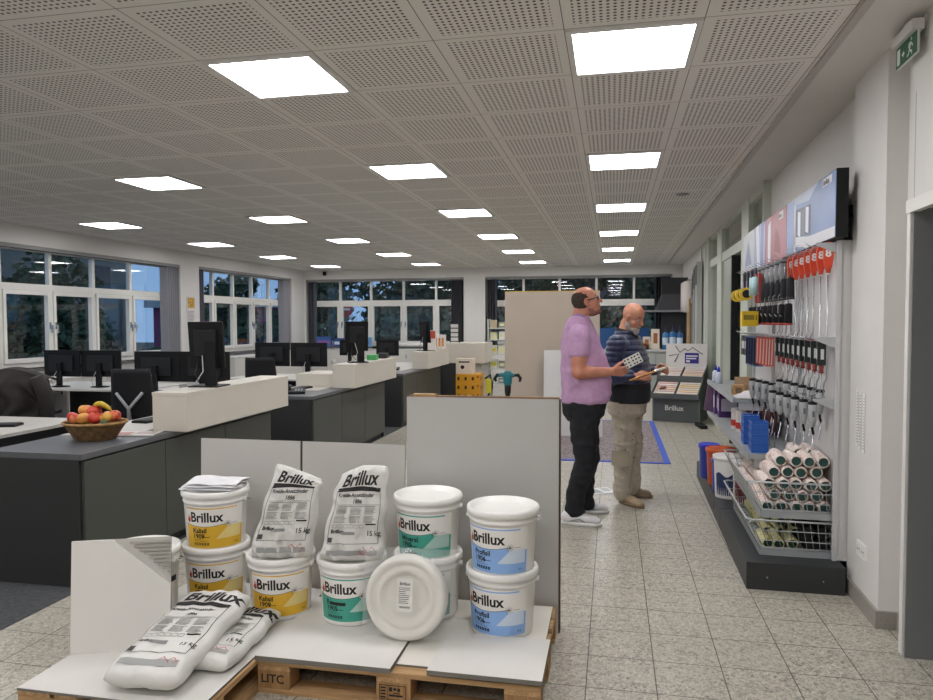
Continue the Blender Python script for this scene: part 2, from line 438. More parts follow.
# opening to the side room, grey leaf in it
dg = mat('#77797a', .55, name='grey_door_lining')
b = MB(); b.box(-.006, .03, -.385, -.345, 0, 2.085, WHITE); b.box(-.012, .02, -3.2, -.345, 2.06, 2.12, WHITE); d_ = b.build('door_frame')
b = MB(); b.box(.0, 2.2, -.41, -.40, 0, 2.6, dg); d2 = b.build('door_lining')
root = thing('door_1', None, None, O4, RA); struct(root); d_.parent = root; d2.parent = root
b = MB(); b.box(2.1, 2.2, -6, -.41, 0, HC, WALL); b.box(.3, 2.2, -6.2, -6, 0, HC, WALL); rtag(b.build('wall_side_room'))

# glazed door fronts beyond the tool wall
pf = mat('#c3c8bb', .5, name='pale_green_frame')
def rbox(bb, y0, y1, x0, x1, z0, z1, m): bb.box(x0, x1, y0-4, y1-4, z0, z1, m)
b = MB()
for (ya, yb_) in ((7.30, 7.36), (8.30, 8.80), (10.60, 11.10), (12.10, 12.18), (12.75, 13.3)): rbox(b, ya, yb_, .02 if yb_-ya > .3 else 0, .16, 0, HC, pf)
for (ya, yb_, za, zb) in ((7.36, 8.3, 2.84, HC), (7.36, 8.3, 2.40, 2.50), (8.8, 10.6, 2.86, HC), (8.8, 10.6, 2.40, 2.52), (11.1, 12.1, 2.86, HC), (11.1, 12.1, 2.42, 2.54), (11.1, 12.1, 0, .25), (7.36, 8.3, 0, .3), (12.18, 12.75, 0, HC)):
    rbox(b, ya, yb_, .03, .12, za, zb, pf)
fr = b.build('door_frame')
b = MB()
for (ya, yb_, za, zb) in ((7.36, 8.3, 2.5, 2.84), (8.8, 10.6, 2.52, 2.86), (11.1, 12.1, 2.54, 2.86), (11.1, 12.1, .25, 2.42), (7.36, 8.3, .3, 2.4)): rbox(b, ya, yb_, .07, .075, za, zb, glass_mat('door_glass', (.80, .84, .80, 1), .12))
gl = b.build('pane')
b = MB(); rbox(b, 10.3, 10.36, .3, 1.2, 0, 2.4, pf); rbox(b, 9.55, 9.63, .02, .10, 0, 2.4, BLACK); rbox(b, 9.63, 10.58, .05, .09, 0, 2.4, mat('#aab0a2', .4)); lf = b.build('door_leaf')
root = thing('door_2', None, None, O4, RA); struct(root)
for o in (fr, gl, lf): o.parent = root
# corridor behind the doors
cm = mat('#a9ada1', .8)
b = MB(); rbox(b, 6.9, 14, 1.6, 1.7, 0, HC, cm); rbox(b, 6.8, 6.9, .3, 1.7, 0, HC, cm); rbox(b, 14, 14.1, .3, 1.7, 0, HC, cm); rtag(b.build('wall_corridor'))

# wall plates, socket
def wallplate(nm, lab, cat, y, z, w, h, rows):
    r = thing(nm, lab, cat, (RX(y)-.001, y, z), RA)
    b = MB(); b.box(-.012, 0, -w/2, w/2, -h/2, h/2, mat('#eceae6', .35)); b.build('plate', r, bevel=.003)
    for k in range(rows):
        zc = (k-(rows-1)/2)*h/rows
        b = MB(); b.box(-.018, -.011, -w/2+.012, w/2-.012, zc-h/rows/2+.012, zc+h/rows/2-.012, mat('#f4f2ee', .3)); b.build('rocker', r, bevel=.002)
    return r
r = thing('power_socket', 'white double power socket low on the white pillar', 'socket', (RX(4.2)-.013, 4.17, .32), RA)
b = MB(); b.box(-.012, 0, -.075, .075, -.04, .04, mat('#eceae6', .35)); b.build('plate', r, bevel=.003)
for k in (-1, 1):
    b = MB(); M = T(-.011, k*.036, 0) @ R(-PI/2, 'Y'); b.lathe([(0, 0), (.019, 0), (.021, .003), (.024, .003), (.026, 0)], mat('#dddbd6', .35), 20, M)
    for q in (-1, 1): b.ball((-.0125, k*.036+q*.009, 0), .003, BLACK, 8)
    b.build('outlet', r)
for i, (yy, w) in enumerate(((4.30, .035), (4.25, .035), (4.185, .03))):
    r = thing('price_strip', 'narrow white printed strip on the white pillar, %s of three' % ('leftmost', 'middle', 'rightmost')[i], 'sign', (RX(yy)-.0135, yy, 1.03-.01*i), RA, 'printed strips on the pillar')
    b = MB(); b.box(-.003, 0, -w/2, w/2, -.16, .16, mat('#ece9e4', .5)); b.build('strip', r)
    b = MB()
    for k in range(18): b.box(-.0036, -.003, -w/2+.004, w/2-.006-random.random()*.008, -.14+k*.016, -.134+k*.016, mat('#9b9a98', .6))
    b.build('print', r)

# exit sign
r = thing('exit_sign', 'green running-man exit sign lamp under the ceiling at the right', 'exit sign', (1.30, 3.60, 2.738), RA)
r.scale = (.62, .62, .60)
b = MB(); b.box(-.045, .035, -.21, .21, .16, .24, mat('#dad7d2', .45)); b.box(-.02, .02, -.05, .05, .24, .285, mat('#d2cfca', .5)); b.build('housing', r, bevel=.006)
b = MB(); b.box(-.008, .008, -.20, .20, 0, .165, mat('#cfd8cf', .3)); b.build('panel', r)
EG = mat('#0f5a3c', .4, name='exit_green'); EW = mat('#dfe9df', .4)
b = MB(); b.box(-.0105, -.008, -.195, .195, .004, .158, EG); b.build('green_face', r)
b = MB(); xx = -.012
def fl(poly):   # (y along face seen from the room: image right = -y)
    b.add([(xx, -p[0], p[1]) for p in poly], [tuple(range(len(poly)))], EW)
fl([(-.175, .02), (-.115, .02), (-.115, .14), (-.175, .14)])                       # door
fl([(-.085, .075), (-.045, .10), (-.045, .085), (-.03, .085), (-.03, .065), (-.045, .065), (-.045, .05)])  # arrow
for poly in ([(.05, .06), (.08, .07), (.10, .115), (.075, .12)], [(.05, .06), (.075, .062), (.055, .03), (.02, .022), (.018, .034), (.045, .042)], [(.07, .065), (.085, .06), (.115, .045), (.118, .018), (.104, .018), (.1, .037), (.07, .05)],
             [(.098, .11), (.125, .09), (.13, .075), (.12, .072), (.1, .09)], [(.078, .118), (.05, .112), (.042, .085), (.052, .083), (.06, .1), (.08, .105)]): fl(poly)
fl([(.1+.013*math.cos(a*PI/5), .135+.013*math.sin(a*PI/5)) for a in range(10)])
b.build('pictogram', r)
r = thing('smoke_detector', 'round beige detector on the ceiling beside the exit sign', 'smoke detector', (1.40, 3.50, HC-.012))
b = MB(); b.lathe([(0, -.05), (.03, -.05), (.045, -.035), (.05, 0), (0, 0)], mat('#c6b49a', .5), 24); b.build('housing', r)
r = thing('ceiling_speaker', 'small round speaker set in the ceiling near the right soffit', 'speaker', (.72, 7.95, HC))
b = MB(); b.lathe([(0, -.006), (.045, -.006), (.055, -.012), (.065, -.006), (.07, 0)], mat('#8b8884', .5), 24); b.build('grille', r)
# ================================================================== OUTSIDE AT DUSK
b = MB(); b.box(-60, -8.4, -20, 70, -.9, -.6, mat('#2c332f', .9, var=.3, vscale=2)); b.box(-8.4, 40, 18.0, 70, -.9, -.6, mat('#3a3e40', .9, var=.2, vscale=2)); struct(b.build('floor_outside'))
LEAF = mat('#46573f', .8, var=.5, vscale=9, bump=.6, bscale=20, name='dark_foliage')
BARK = mat('#3a3028', .9)
def tree(x, y, h, w, lab, seed, cat='tree', name='dark_tree', trunk=.25):
    rnd = random.Random(seed); r = thing(name, lab, cat, (x, y, -.6))
    b = MB()
    cl = [(rnd.uniform(-.32, .32)*w, rnd.uniform(-.32, .32)*w, h*rnd.uniform(trunk+.12, .85), w*rnd.uniform(.2, .30)) for _ in range(16)]
    for (cx, cy, cz, cr) in cl:
        N = 380
        for k in range(N):
            d = Vector((rnd.gauss(0, 1), rnd.gauss(0, 1), rnd.gauss(0, 1))).normalized()*cr*rnd.uniform(.55, 1.05)
            p = Vector((cx, cy, cz))+d; a = Vector((rnd.gauss(0, 1), rnd.gauss(0, 1), rnd.gauss(0, 1))).normalized(); c = a.orthogonal().normalized(); s_ = rnd.uniform(.09, .19)*(.6+w*.12)
            b.add([p+a*s_, p+c*s_*.6, p-a*s_, p-c*s_*.6], [(0, 1, 2, 3)], LEAF)
    b.build('foliage', r)
    b = MB(); b.tube([(0, 0, 0), (.05, 0, h*.3), (-.03, .04, h*.7)], [w*.05, w*.035, w*.012], BARK, 8)
    for k in range(5):
        c_ = cl[k]; b.tube([(0, 0, h*(trunk+.05*k)), (c_[0], c_[1], c_[2])], [w*.02, w*.006], BARK, 6)
    b.build('trunk', r); return r
for i, (x, y, h, w, lab) in enumerate((
    (-14.5, 9.8, 4.6, 3.4, 'dark tree outside the left-hand window, nearest to the photographer'),
    (-16.0, 17.0, 4.2, 3.6, 'dark tree outside the left-hand window, behind the hedge'),
    (-15.2, 26.5, 4.6, 2.2, 'dark tree seen through the left panes of the corner left window'),
    (-11.2, 25.5, 7.0, 3.6, 'dark tree seen through the left panes of the middle back window'),
    (-6.6, 26.0, 7.5, 3.8, 'dark tree seen through the central panes of the middle back window'),
    (-2.4, 26.0, 7.0, 3.5, 'dark tree between the two back windows, outside'),
    (1.7, 26.0, 7.5, 3.5, 'dark tree outside the right back window, behind the two men'),
    (6.0, 26.0, 6.0, 3.4, 'dark tree at the far right outside the back window'),
    (-9.0, 30.5, 8.0, 4.4, 'dark tree in the second row behind the middle back window, left one'),
    (-4.4, 30.5, 8.0, 4.4, 'dark tree in the second row behind the middle back window, right one'),
    (.6, 30.5, 8.0, 4.0, 'dark tree in the second row behind the right back window'))):
    tree(x, y, h, w, lab, 30+i, trunk=-.05 if y > 24 else .12)
# hedge
rnd = random.Random(3); b = MB()
for k in range(2600):
    p = Vector((rnd.uniform(-11.6, -10.7), rnd.uniform(4, 15.5), rnd.uniform(-.6, .95))); a = Vector((rnd.gauss(0, 1), rnd.gauss(0, 1), rnd.gauss(0, 1))).normalized()*rnd.uniform(.05, .11); c = a.orthogonal()*.6
    b.add([p+a, p+c, p-a, p-c], [(0, 1, 2, 3)], LEAF)
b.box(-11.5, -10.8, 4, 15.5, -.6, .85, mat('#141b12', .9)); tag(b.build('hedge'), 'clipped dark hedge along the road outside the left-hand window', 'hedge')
rnd = random.Random(5); b = MB()
for k in range(5200):
    p = Vector((rnd.uniform(-13, 7), rnd.uniform(22.0, 23.0), rnd.uniform(-.6, 1.5+.5*math.sin(k*.37)))); a = Vector((rnd.gauss(0, 1), rnd.gauss(0, 1), rnd.gauss(0, 1))).normalized()*rnd.uniform(.08, .16); c = a.orthogonal()*.6
    b.add([p+a, p+c, p-a, p-c], [(0, 1, 2, 3)], LEAF)
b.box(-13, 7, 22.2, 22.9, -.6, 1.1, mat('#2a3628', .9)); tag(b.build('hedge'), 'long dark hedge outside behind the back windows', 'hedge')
# parked cars
def car(x, y, hx, lab, rz=0):
    r = thing('parked_car', lab, 'car', (x, y, -.6), rz)
    b = MB(); b.prism([(-2.1, .3), (2.1, .3), (2.15, .75), (1.9, .88), (1.2, .95), (.7, 1.42), (-1.1, 1.45), (-1.8, .98), (-2.1, .9)], -.85, .85, mat(hx, .25, coat=.5), R(PI/2, 'X')); b.build('body', r, bevel=.04)
    b = MB(); b.prism([(1.08, .98), (.65, 1.36), (-1.05, 1.38), (-1.6, 1.0)], -.86, .86, mat('#11161c', .1), R(PI/2, 'X')); b.build('side_window', r)
    for sx in (-1.35, 1.35):
        for sy in (-.78, .78): b = MB(); b.lathe([(0, -.1), (.32, -.1), (.32, .1), (0, .1)], BLACK, 20, T(sx, sy, .32) @ R(PI/2, 'X'), False); b.build('wheel', r)
car(-5.4, 20.6+.4, '#b9c3cf', 'pale parked car outside the left part of the middle back window')
car(-.2, 20.9, '#8fa0b4', 'blue-grey parked car outside the right back window')
# houses across the road
def house(x0, x1, y0, y1, h, wall, roof, lab, side, nw, seed):
    r = thing('neighbour_building', lab, 'building', ((x0+x1)/2, (y0+y1)/2, -.6)); cx, cy = (x0+x1)/2, (y0+y1)/2
    b = MB(); b.box(x0-cx, x1-cx, y0-cy, y1-cy, 0, h, wall); b.build('wall', r)
    b = MB(); b.box(x0-cx-.3, x1-cx+.3, y0-cy-.3, y1-cy+.3, h, h+.35, roof); b.build('roof', r)
    for k in range(nw):
        for fl_ in range(int(h//2.6)):
            b = MB(); z = 1+fl_*2.6
            if side == 'x': yy = y0-cy+(k+.5)*(y1-y0)/nw; b.box(x1-cx, x1-cx+.05, yy-.5, yy+.5, z, z+1.2, mat('#20262c', .2))
            else: xx = x0-cx+(k+.5)*(x1-x0)/nw; b.box(xx-.5, xx+.5, y0-cy-.05, y0-cy, z, z+1.2, mat('#20262c', .2))
            b.build('window', r)
    return r
house(-31, -23, 17, 30.4, 6.2, mat('#777a74', .9), mat('#5b5a58', .8), 'pale two-storey house across the road behind the hedge', 'x', 4, 1)
house(-22, -16.5, 31, 38, 2.9, mat('#b56a8e', .9), mat('#dfe3e8', .5), 'low pinkish building with a white flat roof outside the corner window', 'x', 3, 2)
house(-3, 8, 36, 44, 6, mat('#5d6470', .9), mat('#33363a', .8), 'grey building far behind the trees at the back', 'y', 5, 3)
# parked cars' hall: road sign outside
r = thing('road_sign', 'round red road sign on a post outside the middle back window', 'road sign', (-7.85, 20.2, -.6))
b = MB(); b.tube([(0, 0, 0), (0, 0, 2.75)], .03, mat('#5c6064', .5), 8); b.build('post', r)
b = MB(); M = T(0, -.04, 2.55) @ R(PI/2, 'X'); b.lathe([(0, 0), (.24, 0), (.24, .01), (0, .01)], mat('#b02a2a', .5), 24, M, False); M = T(0, -.052, 2.55) @ R(PI/2, 'X'); b.box(-.15, .15, -.03, .03, 0, .004, mat('#e8e8e8', .5), M); b.build('disc', r)

# ================================================================== COUNTERS
CTOP = mat('#5f6164', .38, name='counter_top_grey'); CSIDE = mat('#474a45', .45, name='counter_side_olive_grey'); CFRONT = mat('#303231', .42, name='counter_end_anthracite')
CREAM = mat('#d2ccbf', .42, name='cream_laminate'); PALE = mat('#c9c5be', .4, name='pale_desk_top'); LEGM = mat('#2a2b2d', .4)
cpos = ['nearest the photographer', 'in the middle of the row', 'farthest back with the portrait monitor']
def counter(y0, y1, i, xw=-3.72):
    r = thing('service_counter', 'dark grey service counter base %s' % ('with the fruit basket on it', 'second from the photographer, beside the tall plywood-backed board', 'third from the photographer, with its end panel in the aisle')[i], 'counter', (-3.05, y0, 0))
    L = y1-y0; w = xw+3.05
    b = MB(); b.box(w, -.022, 0.0, .02, .0, .765, CFRONT); b.build('end_panel', r, bevel=.002)
    b = MB(); b.box(w, -.02, L-.02, L, .0, .765, CFRONT); b.build('end_panel', r, bevel=.002)
    b = MB(); b.box(w+.02, -.05, .02, L-.02, .0, .07, BLACK); b.build('plinth', r)
    nd = 3; dl = (L-.04)/nd
    b = MB(); b.box(w+.02, -.022, .021, L-.021, .07, .76, CFRONT); b.build('carcass', r)
    for k in range(nd):
        b = MB(); b.box(-.021, 0, .022+k*dl, .02+(k+1)*dl-.004, .072, .752, CSIDE); b.build('door', r, bevel=.0015)
    b = MB(); b.box(w, .004, -.004, L+.004, .765, .80, CTOP); b.build('worktop', r, bevel=.0015)
    b = MB(); b.box(w+.002, -.20, .60, L-.01, .80, .803, PALE); b.build('pale_work_surface', r)
    return r
cy = [(3.60, 5.98), (6.88, 9.28), (10.12, 12.5)]
for i, (a, c) in enumerate(cy): counter(a, c, i)
def riser(y0, y1, lab):
    r = thing('monitor_riser', lab, 'counter', (-2.925, y0, .8035))
    L = y1-y0; w = .27
    b = MB(); b.box(-w, 0, 0, L, 0.0, .25, CREAM); b.build('body', r, bevel=.002)
    b = MB(); b.box(-w-.002, .003, -.003, L+.003, .25, .275, CREAM); b.build('top_panel', r, bevel=.002)
    return r
ry = [(4.47, 6.06), (7.78, 9.40), (11.15, 12.62)]
for i, (a, c) in enumerate(ry): riser(a, c, 'long cream raised shelf box on the %s dark counter' % ('nearest', 'second', 'third')[i])
# last riser block, back, with a return panel
r = thing('monitor_riser', 'cream raised counter block behind the yellow boxes', 'counter', (-2.75, 13.2, 0))
b = MB(); b.box(-.55, .38, 0, .9, .78, 1.16, CREAM); b.build('body', r, bevel=.003)
b = MB(); b.box(-.5, -.1, .05, .85, 0, .78, CFRONT); b.box(-.1, .30, .10, .85, 0, .78, mat('#b9b7b3', .5)); b.build('base', r)

# ---- desks behind the counters
def desk(x0, x1, y0, y1, lab, z=.75, front=False):
    r = thing('office_desk', lab, 'desk', ((x0+x1)/2, (y0+y1)/2, 0)); a, c = (x1-x0)/2, (y1-y0)/2
    b = MB(); b.box(-a, a, -c, c, z-.026, z, PALE); b.build('desk_top', r, bevel=.002)
    for sx in (-1, 1):
        for sy in (-1, 1):
            b = MB(); b.box(sx*(a-.06)-.03, sx*(a-.06)+.03, sy*(c-.06)-.03, sy*(c-.06)+.03, 0.004, z-.026, LEGM); b.build('leg', r)
    b = MB(); b.box(-a+.1, a-.1, c-.1, c-.08, .3, z-.06, LEGM); b.build('modesty_panel', r)
    return r
desk(-6.3, -4.40, 4.20, 5.30, 'pale desk at the left edge of the photo beside the nearest counter')
desk(-7.44, -5.62, 7.65, 8.65, 'pale desk carrying the left pair of black monitors')
desk(-5.55, -3.80, 7.2, 8.2, 'pale desk behind the nearest cream shelf box, with the wide pair of monitors')
desk(-5.6, -3.80, 9.5, 10.5, 'pale desk carrying the dark monitors behind the second counter')
desk(-5.3, -3.5, 12.8, 13.8, 'pale desk farthest back carrying two small monitors')
r = thing('dark_gap_filler', 'black filler block for the shaded gap between the left desk and the nearest counter', 'cabinet', (-4.06, 4.9, .004)); b = MB(); b.box(-.30, .30, -.75, .75, 0, .66, mat('#1b1c1e', .5)); b.build('body', r)  # dark block added to stand in for shade between desk and counter
for k in range(3):
    b = MB(); b.box(.30, .312, -.73, .73, .04+k*.21, .24+k*.21, mat('#232427', .5)); b.build('filler_front', r)
r = thing('cream_side_box', 'low cream box on the middle counter left of its raised shelf box', 'box', (-3.46, 8.0, .8035)); b = MB(); b.box(-.25, .255, -.1, .5, 0, .15, CREAM); b.build('body', r, bevel=.002)
# white return box at second counter
def monitor(lab, loc, rz, w=.56, h=.34, up=.13, arm=True, g=None):
    """screen faces local +y ; camera usually sees its back"""
    r = thing('computer_monitor', lab, 'monitor', loc, rz, g)
    b = MB(); b.box(-w/2, w/2, -.012, .012, up, up+h, BLK_PL); b.build('screen_case', r, bevel=.004)
    b = MB(); b.box(-w*.33, w*.33, -.035, -.012, up+h*.2, up+h*.8, mat('#101113', .6)); b.build('back_cover', r, bevel=.008)
    b = MB(); b.box(-w/2+.008, w/2-.008, .012, .0125, up+.008, up+h-.008, mat('#0b0d10', .12)); b.build('display', r)
    b = MB(); b.box(-.035, .035, -.07, -.035, .015, up+h*.55, BLK_PL); b.build('stand', r, bevel=.005)
    b = MB(); b.lathe([(0, 0), (.12, 0), (.12, .008), (.06, .015), (0, .018)], BLK_PL, 24, T(0, -.03, 0) @ Matrix.Diagonal((1, .8, 1, 1))); b.build('foot', r)
    b = MB(); b.tube([(.02, -.05, up+h*.3), (.08, -.12, up*.9), (.03, -.15, .02)], .004, BLACK, 6); b.tube([(-.02, -.05, up+h*.3), (-.05, -.13, up*.7), (.0, -.15, .02)], .004, mat('#b5b5b5', .5), 6); b.build('cable', r)
    return r
monitor('black monitor back view, left one of the pair nearest the left-hand window', (-6.98, 7.95, .75), -.06)
monitor('black monitor back view, right one of the pair nearest the left-hand window', (-6.43, 7.98, .75), .05)
monitor('black monitor back view, left half of the wide pair behind the nearest cream box', (-5.32, 7.55, .75), -.04, .62, .36, .12)
monitor('black monitor back view, right half of the wide pair behind the portrait monitor', (-4.69, 7.55, .75), .04, .62, .36, .12)
monitor('black monitor behind the second counter, left of the pair', (-4.95, 9.75, .75), -.04, .56, .35, .17)
monitor('black monitor behind the second counter, right of the pair', (-4.37, 9.75, .75), .04, .56, .35, .17)
monitor('small black monitor far back, left of the portrait monitor on the second box', (-5.0, 13.1, .75), 0, .45, .30, .17)
monitor('small black monitor far back, right of the portrait monitor on the second box', (-4.25, 13.1, .75), 0, .45, .30, .17)
def portrait(lab, loc, rz):
    r = thing('customer_display', lab, 'monitor', loc, rz)
    M = R(.10, 'X')
    b = MB(); b.box(-.138, .138, -.012, .012, .14, .50, BLK_PL, M); b.build('screen_case', r, bevel=.004)
    b = MB(); b.box(-.09, .09, -.035, -.012, .24, .44, mat('#101113', .6), M); b.build('back_cover', r, bevel=.01)
    b = MB(); b.box(-.130, .130, .012, .0125, .148, .492, mat('#0b0d10', .12), M); b.build('display', r)
    b = MB(); b.box(-.0, .085, -.075, -.035, .008, .35, BLK_PL); b.build('stand', r, bevel=.004)
    b = MB(); b.box(-.11, .13, -.13, .09, 0, .010, BLK_PL); b.build('foot', r, bevel=.004)
    b = MB(); b.tube([(-.03, -.05, .25), (.0, -.10, .12), (-.06, -.11, .03), (-.09, -.06, .012)], .004, mat('#c9c9c9', .5), 6); b.tube([(-.06, -.04, .22), (-.07, -.09, .10), (-.02, -.12, .03)], .004, BLACK, 6); b.build('cable', r)
    return r
portrait('large black portrait monitor seen from behind on the nearest cream box', (-3.06, 4.98, 1.079), .10)
portrait('black portrait monitor seen from behind on the second cream box', (-3.055, 8.2, 1.079), .5)
portrait('black portrait monitor on the third cream box, farthest back', (-3.075, 11.6, 1.079), -.7)
# keyboards / phones
def phone(lab, loc, rz):
    r = thing('desk_phone', lab, 'telephone', loc, rz); b = MB(); b.box(-.09, .09, -.09, .09, .0, .035, BLK_PL, R(.12, 'X')); b.build('base', r, bevel=.006)
    b = MB(); b.tube([(-.075, -.085, .06), (-.075, 0, .075), (-.075, .085, .075)], [.02, .013, .02], BLK_PL, 10); b.build('handset', r)
    b = MB()
    for i in range(3):
        for j in range(4): b.box(-.02+i*.03, .0+i*.03, -.06+j*.03, -.042+j*.03, .036, .042, mat('#8a8d90', .5), R(.12, 'X'))
    b.build('key', r); return r
phone('black desk telephone on the counter between the first and second cream boxes', (-3.35, 7.15, .801), .4)
phone('black desk telephone on the far desk strip before the third cream box', (-3.42, 10.85, .804), .2)
def keyboard(lab, loc, rz):
    r = thing('keyboard', lab, 'keyboard', loc, rz); b = MB(); b.box(-.22, .22, -.07, .07, 0, .018, BLK_PL); b.build('case', r, bevel=.003)
    b = MB()
    for i in range(14):
        for j in range(5): b.box(-.212+i*.0305, -.212+i*.0305+.026, -.062+j*.025, -.062+j*.025+.021, .018, .023, mat('#2a2b2e', .5))
    o = b.build('keys', r); return r
keyboard('black keyboard on the pale desk behind the fruit basket', (-3.52, 5.0, .8035), 1.5)
keyboard('black keyboard on the middle counter left of the desk telephone', (-3.52, 7.55, .8035), 1.5)
keyboard('black keyboard on the pale desk at the left edge', (-4.85, 4.75, .751), .3)
# ---- chairs
def office_chair(lab, loc, rz, jacket=False, xback=False):
    r = thing('office_chair', lab, 'chair', loc, rz)     # backrest at local -y
    fab = mat('#17181b', .8, bump=.3, bscale=300)
    b = MB(); b.box(-.24, .24, -.22, .24, .44, .51, fab); b.build('seat', r, bevel=.03, seg=3)
    b = MB()
    def bk(i, j):
        x = (i-.5)*.43*(1-.12*j*j); return Vector((x, -.27-.06*j+.07*(x/.23)**2, .58+.52*j))
    b.grid(bk, 10, 10, fab); b.grid(lambda i, j: bk(i, j)+Vector((0, -.035, 0)), 10, 10, fab)
    for e in range(10):
        for (p, q) in (((e/10, 0), ((e+1)/10, 0)), ((e/10, 1), ((e+1)/10, 1)), ((0, e/10), (0, (e+1)/10)), ((1, e/10), (1, (e+1)/10))):
            A, B_ = bk(*p), bk(*q); o_ = Vector((0, -.035, 0)); b.add([A, B_, B_+o_, A+o_], [(0, 1, 2, 3)], fab)
    b.build('backrest', r, merge=True)
    if xback:
        b = MB(); gm = mat('#9a9c9e', .4)
        for s_ in (-1, 1): b.tube([(s_*.13, -.345, .86), (0, -.37, .70), (s_*.02, -.34, .46)], .016, gm, 8)
        b.build('back_bracket', r)
    b = MB(); b.tube([(0, 0, .10), (0, 0, .44)], .03, mat('#3c3d40', .4, metal=.5), 12); b.build('column', r)
    b = MB()
    for k in range(5):
        a = 2*PI*k/5; b.tube([(0, 0, .12), (.30*math.cos(a), .30*math.sin(a), .075)], [.03, .018], BLK_PL, 8)
    b.build('base', r)
    for k in range(5):
        a = 2*PI*k/5; b = MB(); M = T(.30*math.cos(a), .30*math.sin(a), .034) @ R(PI/2, 'X'); b.lathe([(0, -.022), (.03, -.022), (.03, .022), (0, .022)], BLACK, 14, M, False); b.build('castor', r)
    for s_ in (-1, 1):
        b = MB(); b.tube([(s_*.26, 0, .48), (s_*.29, -.02, .60), (s_*.29, .0, .66)], .014, BLK_PL, 8); b.box(s_*.29-.035, s_*.29+.035, -.12, .12, .66, .69, BLK_PL); b.build('armrest', r)
    return r
office_chair('black office chair with grey bracket on its back, behind the fruit basket', (-4.86, 6.65, .004), .25, xback=True)
office_chair('black office chair left of the dark monitors behind the nearest cream box', (-4.62, 8.95, .004), .15)
office_chair('black office chair under the dark jacket at the left edge', (-5.75, 6.0, .004), .35)
# jacket draped over the chair back
b = MB(); JK = mat('#2b2725', .8, var=.25, vscale=5, bump=.5, bscale=60, name='dark_jacket')
def jk(i, j, off=0):
    a = (i-.5)*2; w = .34+.03*j; x = a*w
    s_ = j                                     # 0 top .. 1 hem
    z = 1.13-.10*a*a-s_*(.56-.14*abs(a)) ; y = -.37-.10*(1-a*a)*min(1, s_*4)+.16*a*a
    y += .045*math.sin(a*11+s_*4+2*math.sin(s_*7))*min(1, s_*2.5)+.02*noise.noise(Vector((x*8, s_*4, 2)))
    z += .012*math.sin(a*5); return Vector((x, y-off, z))
b.grid(lambda i, j: jk(i, j), 40, 24, JK); b.grid(lambda i, j: jk(i, j)+Vector((0, .02, -.004)), 40, 24, JK)
b.grid(lambda i, j: (lambda p: Vector((p.x, p.y+.30*j, p.z-.05*j*j+.02*math.sin(j*PI))))(jk(i, 0)), 40, 8, JK)
for s_ in (-1, 1): b.tube([(s_*.30, -.36, 1.06), (s_*.36, -.33, .88), (s_*.36, -.30, .66), (s_*.33, -.30, .50)], [.06, .075, .065, .05], JK, 14)
o = b.build('jacket'); tag(o, 'dark brown winter jacket hung over the office chair back at the left edge', 'jacket', loc=(-5.75, 6.0, .006), rz=.35)
b = MB(); b.box(-.03, .03, -.482, -.478, .66, .69, mat('#b3a52e', .6)); o2 = b.build('label_tab', o)

# ---- fruit basket
bk_ = thing('fruit_basket', 'brown wicker basket standing on the dark counter', 'basket', (-3.36, 4.10, .80), .1)
WK = mat('#6e5233', .85, var=.5, vscale=30, name='wicker'); b = MB()
def ring(r0, z, mt=WK, th=.006, wob=.006, n=56, ph=0):
    b.tube([(1.15*(r0+wob*math.sin(k*PI*28/n*2+ph))*math.cos(2*PI*k/n), (r0+wob*math.sin(k*PI*28/n*2+ph))*math.sin(2*PI*k/n), z) for k in range(n+1)], th, mt, 6, False)
for k in range(11): ring(.108+.0055*k, .008+k*.0095, ph=k*PI)
for k in range(28):
    a = 2*PI*k/28; b.tube([(1.15*.104*math.cos(a), .104*math.sin(a), .003), (1.15*.168*math.cos(a), .168*math.sin(a), .112)], .0035, WK, 5)
b.lathe([(0, .004), (.1, .004)], WK, 28, Matrix.Diagonal((1.15, 1, 1, 1))); b.build('bowl', bk_)
b = MB(); ring(.172, .114, mat('#a9824f', .7, var=.3, vscale=30), .009, .003); b.build('rim', bk_)
def apple(lab, x, y, z, r0, c1, c2, cat='apple', name='apple', nm_seed=0):
    n = NT('apple_skin'); co = n.coord(); v = n.noise(co, 14+nm_seed % 5, 3); n.link(n.ramp(v, [(.36, lin(c1)), (.6, lin(c2))]), n.b.inputs['Base Color']); n.b.inputs['Roughness'].default_value = .3
    r = thing(name, lab, cat, (x, y, z), random.random()*6); r.rotation_euler = (random.uniform(-.5, .5), random.uniform(-.5, .5), random.random()*6)
    b = MB(); pr = []
    for k in range(15):
        t = PI*k/14; rr = math.sin(t)*(1+.06*math.cos(t)); zz = math.cos(t)*.88-.22*math.exp(-(t/.35)**2)+.10*math.exp(-((PI-t)/.3)**2)
        pr.append((rr*r0, zz*r0))
    b.lathe(pr, n.m, 20); b.build('flesh', r)
    b = MB(); b.tube([(0, 0, r0*.62), (.003, 0, r0*.8), (.008, 0, r0*1.0)], .0018, mat('#4a3220', .8), 6); b.build('stem', r); return r
RED, RD2, YEL, ORG, GRN = '#b3241f', '#d2503c', '#e0b04a', '#dc8650', '#8fa04a'
